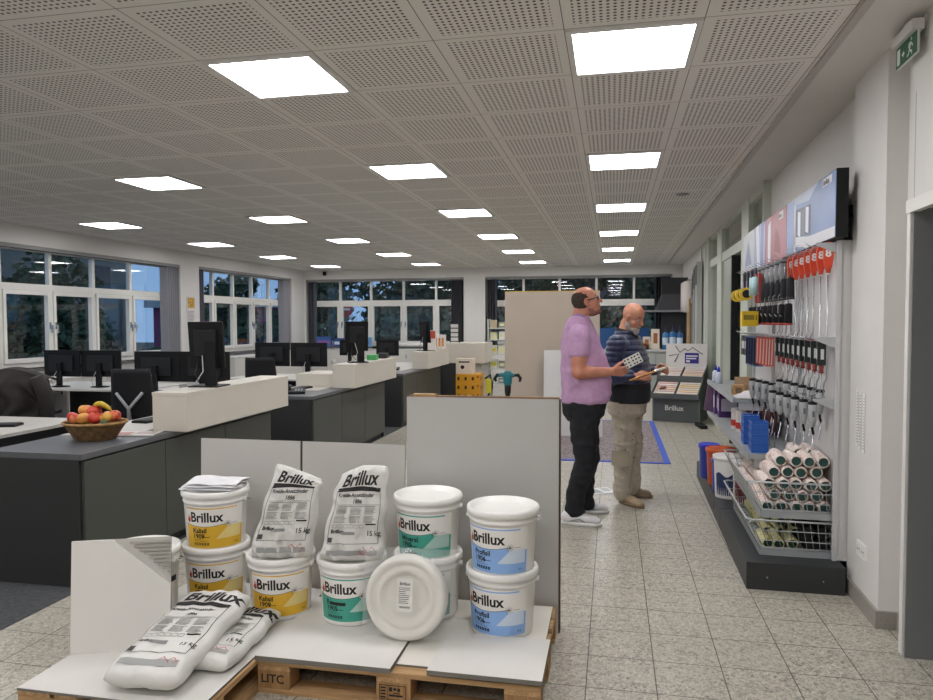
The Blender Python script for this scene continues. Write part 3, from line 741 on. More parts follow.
AP = [(-.13, -.05, .135, .038, RED, RD2, 'red apple at the left end of the fruit basket'), (-.09, -.085, .130, .034, RED, ORG, 'small red apple at the front left of the fruit basket'),
      (-.085, .02, .165, .040, ORG, YEL, 'yellow-orange apple on top at the left of the basket'), (-.025, -.09, .135, .038, ORG, YEL, 'pale orange apple at the front of the basket'),
      (-.005, .0, .160, .041, RED, RD2, 'bright red apple in the middle of the basket'), (.055, -.08, .138, .040, RED, RD2, 'dark red apple at the front right of the basket'),
      (.115, -.06, .138, .036, RED, YEL, 'red and yellow apple at the right of the basket'), (.15, .0, .145, .036, ORG, RED, 'orange-red apple at the right end of the basket'), (-.10, .09, .125, .037, RED, ORG, 'red apple at the back of the basket'), (.03, .09, .125, .038, YEL, ORG, 'yellow apple at the back of the basket'), (0, -.02, .085, .04, RED, YEL, 'apple low in the basket under the others')]
import zlib
for x, y, z, r0, c1, c2, lab in AP:
    q = T(-3.36, 4.10, .80) @ R(.1, 'Z') @ Vector((x*.92, y*.92, z+.012+(.012 if z > .15 else 0))); apple(lab, q.x, q.y, q.z, r0*1.12, c1, c2, nm_seed=zlib.crc32(lab.encode()) % 9)
q = T(-3.36, 4.10, .80) @ R(.1, 'Z') @ Vector((.13, -.105, .128)); apple('small dark green fruit at the right front of the basket', q.x, q.y, q.z, .021, '#2e4a35', '#4a6a48', 'lime', 'lime')
r = thing('banana_bunch', 'yellow bananas lying over the right side of the fruit basket', 'banana', (-3.36+.05, 4.10+.03, .80+.178), .2)
for k in range(3):
    b = MB(); b.tube([(-.06+.10*t, (-.03+k*.022), .035+.025*math.sin(t*PI)-.01*k-(t-.5)*.02) for t in [i/8 for i in range(9)]], [.004, .010, .014, .0155, .016, .0155, .014, .009, .004], mat('#d9bd3c', .5, var=.15, vscale=20), 10); b.build('banana', r)
r = thing('magazine', 'magazine with a reddish cover lying on the pale desk right of the fruit basket', 'magazine', (-3.22, 4.32, .8035), .25)
b = MB(); b.box(-.15, .15, -.10, .10, 0, .006, mat('#dfd9d4', .35)); b.build('pages', r)
b = MB(); b.box(-.14, -.02, -.08, .05, .006, .0065, mat('#c9867a', .4)); b.box(.0, .13, -.04, .07, .006, .0065, mat('#b9a7a2', .4)); b.build('cover_print', r)
r = thing('paper_stack', 'white sheets on the pale desk at the left edge', 'paper', (-4.72, 4.42, .751), .1)
b = MB(); b.box(-.15, .15, -.11, .11, 0, .012, WHITE); b.build('sheets', r)
r = thing('document_holder', 'black stand with a flat foot at the left edge on the pale desk', 'stand', (-5.0, 4.32, .751), .2)
b = MB(); b.box(-.2, .12, -.07, .07, 0, .012, BLK_PL); b.build('foot', r, bevel=.004); b = MB(); b.box(-.22, -.17, -.03, .03, .012, .2, BLK_PL); b.build('stand', r)

# ---- low cabinets below the windows, clutter on sills
WC = mat('#cfccc6', .45, name='white_cabinet')
def cabinet(lab, loc, w, d, h, nd, rz=0):
    r = thing('low_cabinet', lab, 'cabinet', loc, rz)
    b = MB(); b.box(-w/2, w/2, -d/2, d/2, 0, h-.02, WC); b.build('body', r)
    b = MB(); b.box(-w/2-.005, w/2+.005, -d/2-.022, d/2+.002, h-.02, h, WC); b.build('top', r)
    for k in range(nd):
        dw = w/nd; f = b = MB(); b.box(-w/2+k*dw+.003, -w/2+(k+1)*dw-.003, -d/2-.018, -d/2, .06, h-.025, WC); dd = b.build('door', r, bevel=.002)
        b = MB(); b.box(-w/2+(k+.85)*dw-.008, -w/2+(k+.85)*dw+.008, -d/2-.035, -d/2-.018, h-.22, h-.12, CHROME); b.build('handle', dd)
    return r
cabinet('white low cabinet below the corner left window', (XL+.28, 14.7, .004), 3.2, .45, .86, 4, PI/2)
cabinet('white low cabinet below the left-hand window', (XL+.28, 9.8, .004), 4.0, .45, .80, 5, PI/2)
cabinet('white low cabinet below the middle back window', (-6.0, YB-.35, 0), 3.6, .5, .88, 5)
cabinet('white low cabinet with drawers behind the two men', (-.6, YB-.35, 0), 2.6, .55, .92, 4)
bx_l = [(-7.45, .40, .26, '#3b5f9a', 'dark blue brochure box'), (-7.0, .34, .22, '#31457e', 'navy brochure box'), (-6.72, .30, .2, '#d98b3c', 'orange leaflet pack'), (-6.35, .40, .24, '#5ba3cf', 'light blue and purple brochure box')]
for x, w, h, c, l in bx_l:
    r = thing('brochure_box', l+' on the sill of the middle back window', 'box', (x, YB-.02, .93)); b = MB(); b.box(-w/2, w/2, -.045, .045, 0, h, mat(c, .5)); b.build('body', r)
    b = MB(); b.box(-w/2+.03, w/2-.03, -.048, -.045, h*.25, h*.6, mat('#c9d6e6' if '4' in c else '#8a5fa8', .5)); b.build('print', r)
r = thing('paper_roll', 'long white paper roll on the sill of the middle back window', 'paper roll', (-5.1, YB-.03, .985)); b = MB(); b.lathe([(0, -.6), (.05, -.6), (.05, .6), (0, .6)], WHITE, 16, R(PI/2, 'Y')); b.build('roll', r)
r = thing('black_tray', 'flat black tray on the sill of the middle back window', 'tray', (-5.75, YB-.1, .885)); b = MB(); b.box(-.3, .3, -.12, .12, 0, .06, BLK_PL); b.build('tray', r)
r = thing('poster', 'small poster with yellow picture and text on the pier between the left windows', 'poster', (XL+.004, 12.42, 1.83), 0)
b = MB(); b.box(0, .006, -.14, .14, -.33, .24, mat('#d7d2d0', .6)); b.build('sheet', r)
b = MB(); b.box(.006, .0075, -.11, .11, .02, .22, mat('#c49a3a', .6, var=.5, vscale=20)); b.build('picture', r)
b = MB()
for k in range(10): b.box(.006, .0075, -.11, .10-random.random()*.06, -.05-k*.026, -.036-k*.026, mat('#9a9698', .6))
b.build('print', r)
r = thing('camera_mount', 'tiny black camera high in the far left corner of the room', 'camera', (-7.4, YB-.05, 2.84)); b = MB(); b.box(-.03, .03, -.05, .04, -.05, .05, BLK_PL); b.build('body', r)
# things on the third riser and behind
r = thing('brochure_holder', 'white brochure holder with orange flowers on the third cream box', 'brochure holder', (-3.05, 12.32, 1.079), .2)
b = MB(); b.box(-.14, .14, -.01, .01, 0, .26, mat('#dfd8d2', .5)); b.build('back', r); b = MB(); b.box(-.10, .10, -.014, -.01, .05, .2, mat('#cf8a3c', .5, var=.4, vscale=25)); b.build('print', r)
b = MB(); b.box(-.14, .14, -.08, -.01, 0, .03, mat('#dfd8d2', .5)); b.build('tray', r)
r = thing('brochure_holder', 'red and white leaflet stand behind the far portrait monitor', 'brochure holder', (-3.09, 12.0, 1.079), 0)
b = MB(); b.box(-.08, .08, -.01, .01, 0, .34, mat('#dfd8d2', .5)); b.build('back', r); b = MB(); b.box(-.07, .07, -.014, -.01, .2, .33, mat('#c4553c', .5)); b.build('print', r)
for i, (x, h) in enumerate(((-3.02, .30), (-2.96, .27))):
    r = thing('candle', 'thin white upright stick on the third cream box, %s one' % ('left', 'right')[i], 'candle', (x, 12.16, 1.079)); b = MB(); b.tube([(0, 0, 0), (0, 0, h)], .012, WHITE, 8); b.build('stick', r)
r = thing('leaflet_rack', 'small black and white leaflet rack on the farthest cream block', 'rack', (-2.98, 13.35, 1.16), 0)
b = MB()
for s_ in (-1, 1): b.tube([(s_*.09, 0, 0), (s_*.09, 0, .34)], .008, BLACK, 6)
for k in range(4): b.box(-.09, .09, -.03, .02, .03+k*.085, .04+k*.085, BLACK)
b.build('frame', r); b = MB()
for k in range(4): b.box(-.07, .07, -.02, -.01, .04+k*.085, .105+k*.085, WHITE)
b.build('leaflets', r)
for lab, loc, c in (('green cup on the second cream box', (-3.04, 8.75, 1.079), '#4aa860'), ('black box on the far end of the second cream box', (-3.05, 9.2, 1.079), '#222326')):
    r = thing('storage_box', lab, 'box', loc, .1); b = MB(); b.box(-.06, .06, -.08, .08, 0, .07, mat(c, .5)); b.build('body', r, bevel=.008)
for i, (x, y, z, c, l) in enumerate(((-4.15, 9.62, .751, '#c8c8c6', 'small white pot'), (-3.75, 9.9, .751, '#8c7a3c', 'brown and yellow mug'), (-4.9, 7.42, .751, '#8f8f90', 'grey cup'), (-5.3, 12.95, .751, '#c6c2ba', 'white cup'))):
    r = thing('mug', l+(' beside the black monitors behind the second counter', ' at the right of the monitors behind the second counter', ' in front of the wide monitor pair', ' on the farthest desk')[i], 'mug', (x, y, z)); b = MB(); b.lathe([(0, 0), (.04, 0), (.042, .1), (.038, .1), (.036, .01), (0, .01)], mat(c, .4), 16); b.build('body', r)
    b = MB(); b.tube([(.04, 0, .08), (.065, 0, .075), (.065, 0, .035), (.04, 0, .02)], .006, mat(c, .4), 6); b.build('handle', r)
# ================================================================== PALLET DISPLAY
GYP = mat('#d9d6d0', .7, var=.05, vscale=3, name='primed_board_face'); GEDGE = mat('#77736b', .9, bump=.4, bscale=200, name='board_edge_grey')
def pallet(lab, loc, L, W_, rz=0, stamp=True):
    """L along local x, W_ along local y, 144 mm high"""
    r = thing('wooden_pallet', lab, 'pallet', loc, rz)
    x0, x1, y0, y1 = -L/2, L/2, -W_/2, W_/2
    def bd(a, b_, c, d, z0, z1, m, nm):
        q = MB(); q.box(a, b_, c, d, z0, z1, m); return q.build(nm, r, bevel=.002)
    if L > W_: M1, M2 = PINE_X, PINE_Y
    else: M1, M2 = PINE_Y, PINE_X
    long_x = L > W_; la, lb = (x0, x1) if long_x else (y0, y1); sa, sb = (y0, y1) if long_x else (x0, x1)
    def o(a, b_, c, d, z0, z1, m, nm): return bd(a, b_, c, d, z0, z1, m, nm) if long_x else bd(c, d, a, b_, z0, z1, m, nm)
    s_ = sb-sa
    for c, w in ((0, .145), (.165, .1), (.3275, .145), (.535, .1), (.655, .145)): o(la, lb, sa+c, sa+c+w, .122, .144, M1, 'deck_board')
    for c in (0, .5275, 1.055): o(la+c, la+c+.145, sa, sb, .100, .122, M2, 'stringer_board')
    for c in (0, .5275, 1.055):
        for e, w in ((0, .1), (.3275, .145), (.70, .1)):
            q = o(la+c, la+c+.145, sa+e, sa+e+w, .022, .100, BLOCK, 'block')
    for e, w in ((0, .1), (.3275, .145), (.70, .1)): o(la, lb, sa+e, sa+e+w, 0, .022, M1, 'bottom_board')
    return r
pr = pallet('wooden pallet at the front right under the grey-edged boards, stamped on its blocks', (-.87, 3.12, 0), 1.2, .8)
pl = pallet('wooden pallet at the front left carrying the white board and the lying bags', (-1.87, 2.91, 0), .78 if False else .8, 1.2)
# stamps on the blocks facing the room's front
b = MB(); b.text('LITC', .052, lambda x, y: Vector((-.585+x, -.4012, .048+y)), INK, .02); b.build('stamp', pr)
b = MB()
fx = lambda x, y: Vector((-.06+x, -.4012, .03+y))
for (a, c, d, e) in ((0, .115, 0, .003), (0, .115, .058, .061), (0, .003, 0, .061), (.112, .115, 0, .061), (.034, .036, 0, .061)): b.add([fx(a, d), fx(c, d), fx(c, e), fx(a, e)], [(0, 1, 2, 3)], INK)
for k, (a, c, d, e) in enumerate(((.042, .056, .035, .052), (.060, .074, .04, .05), (.078, .09, .036, .05), (.042, .1, .014, .022), (.06, .09, .026, .030))): b.add([fx(a, d), fx(c, d), fx(c, e), fx(a, e)], [(0, 1, 2, 3)], INK)
for k in range(4): b.add([fx(.006, .006+k*.013), fx(.028, .006+k*.013), fx(.028, .013+k*.013), fx(.006, .013+k*.013)], [(0, 1, 2, 3)], INK)
b.build('stamp', pr)

def sheet(name, lab, cat, x0, x1, y0, y1, z0, th, rz=0, top=GYP, edge=GEDGE):
    r = thing(name, lab, cat, ((x0+x1)/2, (y0+y1)/2, z0), rz); a, c = (x1-x0)/2, (y1-y0)/2
    q = MB(); q.box(-a, a, -c, c, 0, th-.0015, edge); q.build('core', r)
    q = MB(); q.box(-a+.0005, a-.0005, -c+.0005, c-.0005, th-.0015, th, top); q.build('face', r)
    return r
sheet('display_board', 'large white board covering the left pallet under the lying bags', 'board', -2.262, -1.482, 2.30, 3.49, .1445, .011)
sheet('display_board', 'white board with torn grey edge on the front left half of the right pallet', 'board', -1.474, -.878, 2.705, 3.36, .1445, .022)
sheet('display_board', 'white thin board under the blue-label buckets on the right pallet', 'board', -.874, -.285, 2.775, 3.49, .1445, .010, top=mat('#dedad0', .6))
sheet('display_board', 'small white board with thick dark edge lying at the front right corner', 'board', -.725, -.262, 2.705, 3.075, .1555, .020)
# cracked seam lines in the left board are gaps; standing boards behind
FACE = mat('#cbc8c3', .8, var=.04, vscale=2, name='grey_primed_panel')
def stand_board(lab, x0, x1, y, z0, h, th=.0125, lean=.05, m=FACE, name='standing_panel', dark=None):
    r = thing(name, lab, 'panel', ((x0+x1)/2, y, z0)); a = (x1-x0)/2
    r.rotation_euler = (-math.atan2(lean, h), 0, 0)
    q = MB(); q.box(-a, a, 0, .0015, 0, h, m); q.build('face', r)
    q = MB(); q.box(-a, a, .0015, th, 0, h, dark or GEDGE); q.build('core', r)
    return r
stand_board('low grey panel standing behind the yellow-label buckets, left one', -2.235, -1.645, 3.50+.015, .0, .93, lean=.03)
stand_board('low grey panel standing behind the plaster bags, right one', -1.632, -1.06, 3.50+.015, .0, .93, lean=.03)
TB = stand_board('tall grey panel standing behind the blue and green buckets', -1.052, -.262, 3.53, .0, 1.18, .014, .03, mat('#bfbdb9', .75, var=.04, vscale=2), dark=mat('#5a4636', .85))
q = MB(); q.box(.385, .402, .0145, .060, 0, 1.178, mat('#5e4a3a', .85, var=.2, vscale=30)); q.box(-.388, .395, .0145, .055, 1.13, 1.187, mat('#8a6b4c', .8, var=.3, vscale=20)); q.build('wooden_batten', TB)
r = thing('wood_offcut', 'small piece of raw pine on top of the tall grey panel', 'wood', (-.96, 3.59, 1.1775)); q = MB(); q.box(-.06, .06, -.02, .02, 0, .016, PINE_X); q.build('wood', r)

# sample board with cut corner
SB = thing('sample_board', 'white square sample board with a ribbed grey cut-out corner, leaning at the front left', 'board', (-2.262, 2.576, .1558), .36)
SB.rotation_euler = (-.10, 0, .36)
w, h, c_ = .405, .475, .0
q = MB(); q.prism([(0, 0), (w, 0), (w, h-.20), (w-.24, h), (0, h)], 0, .012, mat('#dfdcd6', .7), R(PI/2, 'X') @ T(0, 0, -.012)); q.build('face_layer', SB)
q = MB(); q.prism([(0, 0), (w, 0), (w, h), (0, h)], 0, .008, GEDGE, R(PI/2, 'X') @ T(0, 0, -.021)); q.build('backing', SB)
q = MB(); MOR = mat('#aaa69e', .85, name='mortar_grey')
q.prism([(w, h-.20), (w, h), (w-.24, h)], 0, .002, mat('#c3c0b9', .8), R(PI/2, 'X') @ T(0, 0, -.0125))
for k in range(9):
    zz = h-.012-k*.0165; xs = w-.24+max(0, (h-zz)/.20*.24)+.055
    if xs < w-.01: q.box(xs, w-.002, .003, .011, zz-.010, zz, MOR)
q.build('ribbed_mortar', SB)

# ------------------------------------------------ buckets
FLAME1, FLAME2 = mat('#b5262c', .5), mat('#e0662c', .5)
def bucket(lab, x, y, z, rz, col, prod, num, size='15 L', h=.300, rt=.157, rb=.140, marker=False, lidonly=False, dk=None):
    r = thing('paint_bucket', lab, 'bucket', (x, y, z), 0)
    q = MB()
    def rad(t): return rb+(rt-rb)*t
    q.lathe([(0, .004), (rb-.012, .0), (rb-.003, .002), (rb, .012), (rad(.8), h*.80-.0), (rad(.8)+.004, h*.805), (rad(.83)+.004, h*.835), (rad(.84), h*.84), (rt, h-.03)], PLAST, 64); q.build('tub', r)
    q = MB(); q.lathe([(rt+.001, h-.032), (rt+.009, h-.030), (rt+.010, h-.012), (rt+.007, h-.003), (rt+.002, h), (rt-.008, h-.001), (rt-.014, h-.022), (rt-.03, h-.022), (.02, h-.022), (0, h-.022)], mat('#f3f1ec', .3, name='lid_plastic'), 64); q.build('lid', r)
    q = MB(); pts = []
    for k in range(17):
        a = PI*k/16; A = rz+a+PI*0-PI/2+PI/2
        pts.append(((rt+.018)*math.cos(A+PI/2-PI/2), (rt+.018)*math.sin(A), h-.06-.07*math.sin(a)))
    # wire handle hangs at the back
    q.tube([(x_*1.0, abs(y_)+.0, z_) for x_, y_, z_ in [((rt+.014)*math.cos(PI*k/16), (rt+.016)*math.sin(PI*k/16), h-.052-.05*math.sin(PI*k/16)) for k in range(17)]], .003, CHROME, 6)
    q.build('handle', r)
    for s_ in (-1, 1):
        q = MB(); M = T(s_*(rt-.001), 0, h-.055) @ R(s_*PI/2, 'Y'); q.lathe([(.0, .014), (.010, .014), (.013, .002), (.013, 0)], PLAST, 12, M); q.build('handle_boss', r)
    if lidonly: return r
    # label wrapped on the tub: u in metres along the arc, v height
    Lw, v0, v1 = .31, .024, .232
    A0 = rz
    def pt(u, v, off=.0006):
        t = v/h; rr = rad(t)+off; a = A0+(u-Lw/2)/rad(.5); return Vector((rr*math.cos(a), rr*math.sin(a), v))
    cm = mat(col, .42); lt = mat(dk, .42)
    def patch(u0, u1, va, vb, m, off, n=None):
        """va, vb floats or functions of u"""
        fa = va if callable(va) else (lambda u: va); fb = vb if callable(vb) else (lambda u: vb)
        n = n or max(1, int(abs(u1-u0)/.008)); ps = []
        for k in range(n+1):
            u = u0+(u1-u0)*k/n; ps.append((pt(u, fa(u), off), pt(u, fb(u), off)))
        vs = [p for pr_ in ps for p in pr_]; lab_.add(vs, [(2*k, 2*k+2, 2*k+3, 2*k+1) for k in range(n)], m, True)
    lab_ = MB(); patch(0, Lw, v0, v1, mat('#ebe8e2', .4), .0006)
    sw = lambda u: .143-.012*math.sin(PI*min(1, u/.22))+.0*u
    patch(0, Lw, v0, lambda u: sw(u) if u < .215 else .126, cm, .0009)
    patch(.004, .27, .2185, .2245, cm, .0009)
    # paler diagonal flash
    patch(.165, .298, lambda u: max(.070, 0.070), lambda u: min(.132 if u > .225 else .070+(u-.165)*1.02, .136), lt, .0012)
    lab_.build('label', r)
    lab_ = MB()
    lab_.text('Brillux', .067, lambda x, y: pt(.034+x*.93, .156+y, .0015), INK, .028)
    patch(.0, .215, lambda u: sw(u), lambda u: sw(u)+.0018, INK, .0016)
    lab_.text(prod, .032, lambda x, y: pt(.045+x, .101+y, .0015), INK, .03)
    lab_.text(num, .032, lambda x, y: pt(.045+x, .073+y, .0015), INK, .03)
    if marker: patch(.070, .148, .100, .115, INK, .002)
    patch(.095 if not marker else .1, .135, .078, .081, INK, .0015)
    for k in range(6): patch(.05+k*.014, .061+k*.014, .038, .052, mat('#24405e' if col.startswith('#8') else '#1c4a44' if col.startswith('#3') or col.startswith('#5') else '#7a6420', .5), .0015)
    for k in range(2): patch(.05, .12-.02*k, .059+k*.007, .0605+k*.007, INK, .0015)
    lab_.text(size, .014, lambda x, y: pt(.262+x, .038+y, .0015), INK, .01)
    # little scribbled emblem
    for k in range(10):
        a = k*.63; rr = .017; u1, w1, u2, w2 = .222, .142, .222+rr*math.cos(a)*1.15, .142+rr*math.sin(a)
        du, dv = -math.sin(a)*.0007, math.cos(a)*.0007
        lab_.add([pt(u1+du, w1+dv, .0018), pt(u1-du, w1-dv, .0018), pt(u2-du, w2-dv, .0018), pt(u2+du, w2+dv, .0018)], [(0, 1, 2, 3)], INK)
    patch(.244, .274, .140, .1415, INK, .0015)
    lab_.build('lettering', r)
    lab_ = MB()
    for (du, m, sc) in ((-.002, FLAME1, 1.15), (.009, FLAME2, .9)):
        lab_.add([pt(.012+du+dx*sc, .150+dy, .0016) for dx, dy in ((.008, 0), (.016, .012), (.014, .024), (.006, .042), (.007, .026), (0, .014))], [(0, 1, 2, 3, 4, 5)], m)
    lab_.add([pt(.020+dx, .146+dy, .0019) for dx, dy in ((0, 0), (.006, .008), (.003, .026), (-.003, .012))], [(0, 1, 2, 3)], INK); lab_.build('emblem', r)
    return r
BZ = .1560; GA = -1.38
YE, YL, GR, GLt, BL, BLt = '#dcae2e', '#e2cd86', '#3f9f8c', '#a9c9be', '#8db4e8', '#cfdcec'
def face(x, y, extra=0): return math.atan2(-y, -x)+extra     # direction from the bucket to the photographer
bucket('lower yellow-label bucket at the left under another yellow bucket', -1.985, 3.27, BZ, face(-1.965, 3.27, -.05), YE, 'Kalisil', '1909', dk=YL)
bucket('upper yellow-label bucket at the left with white papers on its lid', -1.985, 3.27, BZ+.2785, face(-1.955, 3.27, -.07), YE, 'Kalisil', '1909', dk=YL)
bucket('yellow-label bucket under the left standing plaster bag', -1.590, 3.19, BZ, face(-1.6, 3.19, -.03), YE, 'Kalisil', '1909', dk=YL)
bucket('green-label bucket with a blacked-out word under the right standing plaster bag', -1.218, 3.18, .167, face(-1.235, 3.18, -.17), GR, 'Ro', '1905', marker=True, dk=GLt)
bucket('lower white bucket half hidden behind the plastic-wrapped disc', -.872, 3.30, .167, face(-.88, 3.29, -.28), GR, 'Mineral', '1905', dk=GLt)
bucket('upper green-label bucket standing above the plastic-wrapped disc', -.872, 3.30, .4455, face(-.88, 3.29, -.24), GR, 'Mineral', '1905', dk=GLt)
bucket('lower blue-label bucket at the right front', -.495, 3.20, .1550, face(-.49, 3.18, -.25), BL, 'Profisil', '1906', dk=BLt)
bucket('upper blue-label bucket stacked at the right', -.490, 3.20, .4335, face(-.49, 3.2, -.25), BL, 'Profisil', '1906', dk=BLt)

# white bucket behind the sample board, with black print
def bwbucket():
    r = bucket('white bucket with black lettering behind the square sample board', -2.212, 2.985, BZ, 0, YE, '', '', h=.345, rt=.172, rb=.157, lidonly=True, dk=YL)
    q = MB(); h = .345
    def pt(u, v): a = -.12+u/.16; rr = .157+.015*v/h+.0015; return Vector((rr*math.cos(a), rr*math.sin(a), v))
    q.text('Brillux', .067, lambda x, y: pt(-.175+x*.95, .225+y), INK, .03)
    for k in range(22): q.add([pt(-.16+k*.0095, .185), pt(-.1505+k*.0095, .185), pt(-.1505+k*.0095, .212), pt(-.16+k*.0095, .212)], [(0, 1, 2, 3)], INK)
    q.text('Mineral', .026, lambda x, y: pt(-.07+x, .125+y), INK, .01); q.text('3700', .024, lambda x, y: pt(-.05+x, .09+y), INK, .01)
    q.build('lettering', r)
bwbucket()

# papers on the left top bucket
r = thing('paper_stack', 'crumpled white papers lying on the lid of the upper yellow bucket', 'paper', (-1.985, 3.25, BZ+.2785+.3015), .1)
for k in range(3):
    q = MB()
    def pf_(i, j, k=k):
        x, y = (i-.5)*.27, (j-.5)*.20; s_ = .018*math.exp(-((j-0)/.18)**2)
        return Vector((x+.01*k, y+.012*k, .006+k*.010+.012*noise.noise(Vector((x*9, y*9, k*5)))+.02*math.sin(j*PI)*(.4+.2*k)))
    q.grid(pf_, 18, 12, mat('#e3e2e3', .6)); q.grid(lambda i, j: pf_(i, j)+Vector((0, 0, .0015)), 18, 12, mat('#e3e2e3', .6)); q.build('sheet', r)

# ------------------------------------------------ plaster bags
BAG = mat('#d9d7d2', .55, var=.04, vscale=9, bump=.6, bscale=30, name='bag_paper')
BAGG = mat('#9fa09d', .6)
def bag(lab, loc, Lh, Wd, Th, mtx, name='plaster_bag', seed=0, wr=1., lying_=False, shape=None):
    """local: u across (0..1), v from bottom (0) to top (1) ; top surface = printed face"""
    r = thing(name, lab, 'bag', (0, 0, 0)); r.matrix_world = T(*loc) @ mtx
    r.location = Vector(loc)+Vector(mtx.translation); r.rotation_euler = mtx.to_euler()
    sh = shape or (lambda u, v, w: (u, v, w))
    def P(u, v, side, off=0):
        a, c = 2*u-1, 2*v-1
        e = (max(0, 1-abs(a)**6))**.45*(max(0, 1-abs(c)**10))**.42
        nz = noise.noise(Vector((u*5+seed, v*6, side*3)))*.006+(abs(noise.noise(Vector((u*4+seed+v*2, v*7, side*7))))-.15)*-.016*(.35+.65*abs(c))
        crk = .004*math.sin(14*(u+v*.6)+seed+6*noise.noise(Vector((u*3, v*3, seed))))*max(0, abs(c)**3)
        z = side*(Th/2*e)+(nz+crk)*wr*min(1, e*2)
        # bulges in the edge outline
        x = (a)*Wd/2*(1-.05*abs(c)**6)+.006*math.sin(v*17+seed)*abs(a)**3; y = c*Lh/2*(1-.03*abs(a)**4)
        x2, y2, z2 = sh(x, y, z)
        return Vector((x2, y2, z2+Th/2+off*side))
    q = MB(); q.grid(lambda i, j: P(i, j, 1), 60, 76, BAG); q.grid(lambda i, j: P(i, j, -1), 60, 76, BAG); q.build('bag_body', r, merge=True)
    q = MB(); F = lambda x, y: P(x, y, 1, .0022)
    def pat(u0, u1, v0, v1, m, n=10, nn=2):
        q.grid(lambda i, j: F(u0+(u1-u0)*i, v0+(v1-v0)*j), n, nn, m)
    txt = lambda s_, size, u, v, bold=.02, sx=1, slant=.18: q.text(s_, size, lambda x, y: F(u+(x+slant*y)/Wd, v+y/Lh), INK, bold, sx=sx)
    txt('Brillux', .105 if lying_ else .09, .14 if lying_ else .13, .80, .030, .98 if lying_ else .9)
    # curved heavy bar
    q.grid(lambda i, j: F(.10+.80*i, .722+.056*j*(1-.25*i)+.012*math.sin(i*PI)), 20, 3, INK)
    txt('Kreide-Ansetzbinder', .027, .13, .672, .02, slant=0, sx=.88); txt('1886', .027, .40, .606, .02, slant=0)
    pat(.12, .88, .590, .593, INK, 16, 1); pat(.16, .82, .575, .579, INK, 16, 1)
    rn = random.Random(5+seed)
    for rr in range(2):
        for k in range(3):
            u = .14+k*.25
            for l in range(6): pat(u, u+.2-rn.random()*.05, .56-rr*.085-l*.0125, .564-rr*.085-l*.0125, mat('#4d4c4a', .6), 3, 1)
    for k in range(6): 
        u = .14+k*.09
        for (a, c, d, e) in ((0, .07, 0, .003), (0, .07, .032, .035), (0, .004, 0, .035), (.066, .07, 0, .035)): pat(u+a, u+c, .355+d, .355+e, mat('#5d5c5a', .6), 2, 1)
    pat(.68, .86, .385, .40, INK, 3, 1); txt('15 kg', .034, .70, .27, .01, slant=0); txt('Brillux', .024, .13, .30, .04, slant=0)
    pat(.30, .52, .285, .315, mat('#8b8a88', .6), 4, 1)
    pat(.10, .17, .205, .255, mat('#4a4948', .6), 2, 2)
    for (a, c, d, e) in ((.09, .90, .190, .1945), (.892, .90, .19, .735), (.09, .098, .19, .735)): pat(a, c, d, e, INK, 24 if c-a > .1 else 1, 1 if c-a > .1 else 24)
    q.build('print', r)
    q = MB()
    q.grid(lambda i, j: F(.12+.78*i, .07+.055*j), 14, 3, BAGG)
    for k in range(2):
        cu = .68+k*.13
        for a in range(4):
            t0, t1 = a*PI/2, (a+1)*PI/2; f = lambda t, rr, cu=cu: F(cu+rr*math.cos(t)/Wd, .115+rr*math.sin(t)/Lh)
            q.add([f(t0, .022), f(t1, .022), f(t1, .018), f(t0, .018)], [(0, 1, 2, 3)], mat('#c0402f', .6))
    q.build('hazard_print', r)
    return r
# lying bags on the left pallet: local v axis runs away from the photographer
def lying(loc, rz, rx=0, ry=0): return Matrix.Identity(4) @ R(rz, 'Z') @ R(ry, 'Y') @ R(rx, 'X')
bag('white plaster bag lying at the very front of the left pallet', (-1.765, 2.655, .207), .66, .325, .095, lying(0, .05, .125, -.03), seed=1, lying_=True)
bag('white plaster bag lying behind and under the front one on the left pallet', (-1.660, 2.785, .158), .53, .31, .080, lying(0, .06, .0, .0), seed=4, lying_=True)
# standing bags on buckets
def stsh(lean, taper, drop, sgn):
    def f(x, y, z):
        t = (y/.44)+.5
        x = x*(1-taper*t)+lean*t
        y2 = y-(drop*(max(0, sgn*x+.05))*max(0, t-.72)*3.2)
        return x, y2, z*(1-.55*max(0, t-.55)/.45)
    return f
ST = R(PI/2-.16, 'X')
bag('white plaster bag standing on the yellow bucket, left of the two standing bags', (-1.570, 3.20, .4380+.225), (.46), .30, .125, R(.22, 'Z') @ ST, seed=7, wr=2.6, shape=stsh(.085, .24, .38, 1))
bag('white plaster bag standing on the green bucket, right of the two standing bags', (-1.210, 3.20, .4490+.215), .44, .31, .13, R(.20, 'Z') @ ST, seed=11, wr=2.6, shape=stsh(.055, .28, .42, -1))

# ------------------------------------------------ wrapped disc
r = thing('wrapped_reinforcing_roll', 'round white coil in clear plastic with a small label, leaning in the centre', 'roll', (-.895, 3.005, .345), 0)
r.rotation_euler = (-.17, 0, .03)
M = R(PI/2, 'X')
q = MB(); q.lathe([(0, .0), (.085, .0), (.10, .006), (.112, .028), (.128, .030), (.136, .020), (.146, .022), (.158, .040), (.174, .036), (.184, .018), (.185, -.02), (.175, -.038), (.10, -.04), (0, -.04)], mat('#e9e6dd', .5), 64, M); q.build('coil', r)
n = NT('clear_film'); t_ = n.new('ShaderNodeBsdfTransparent'); g_ = n.new('ShaderNodeBsdfGlossy'); g_.inputs['Roughness'].default_value = .22; df = n.new('ShaderNodeBsdfDiffuse'); df.inputs[0].default_value = (.9, .9, .9, 1)
m1 = n.new('ShaderNodeMixShader'); m1.inputs[0].default_value = .08; n.link(t_.outputs[0], m1.inputs[1]); n.link(g_.outputs[0], m1.inputs[2])
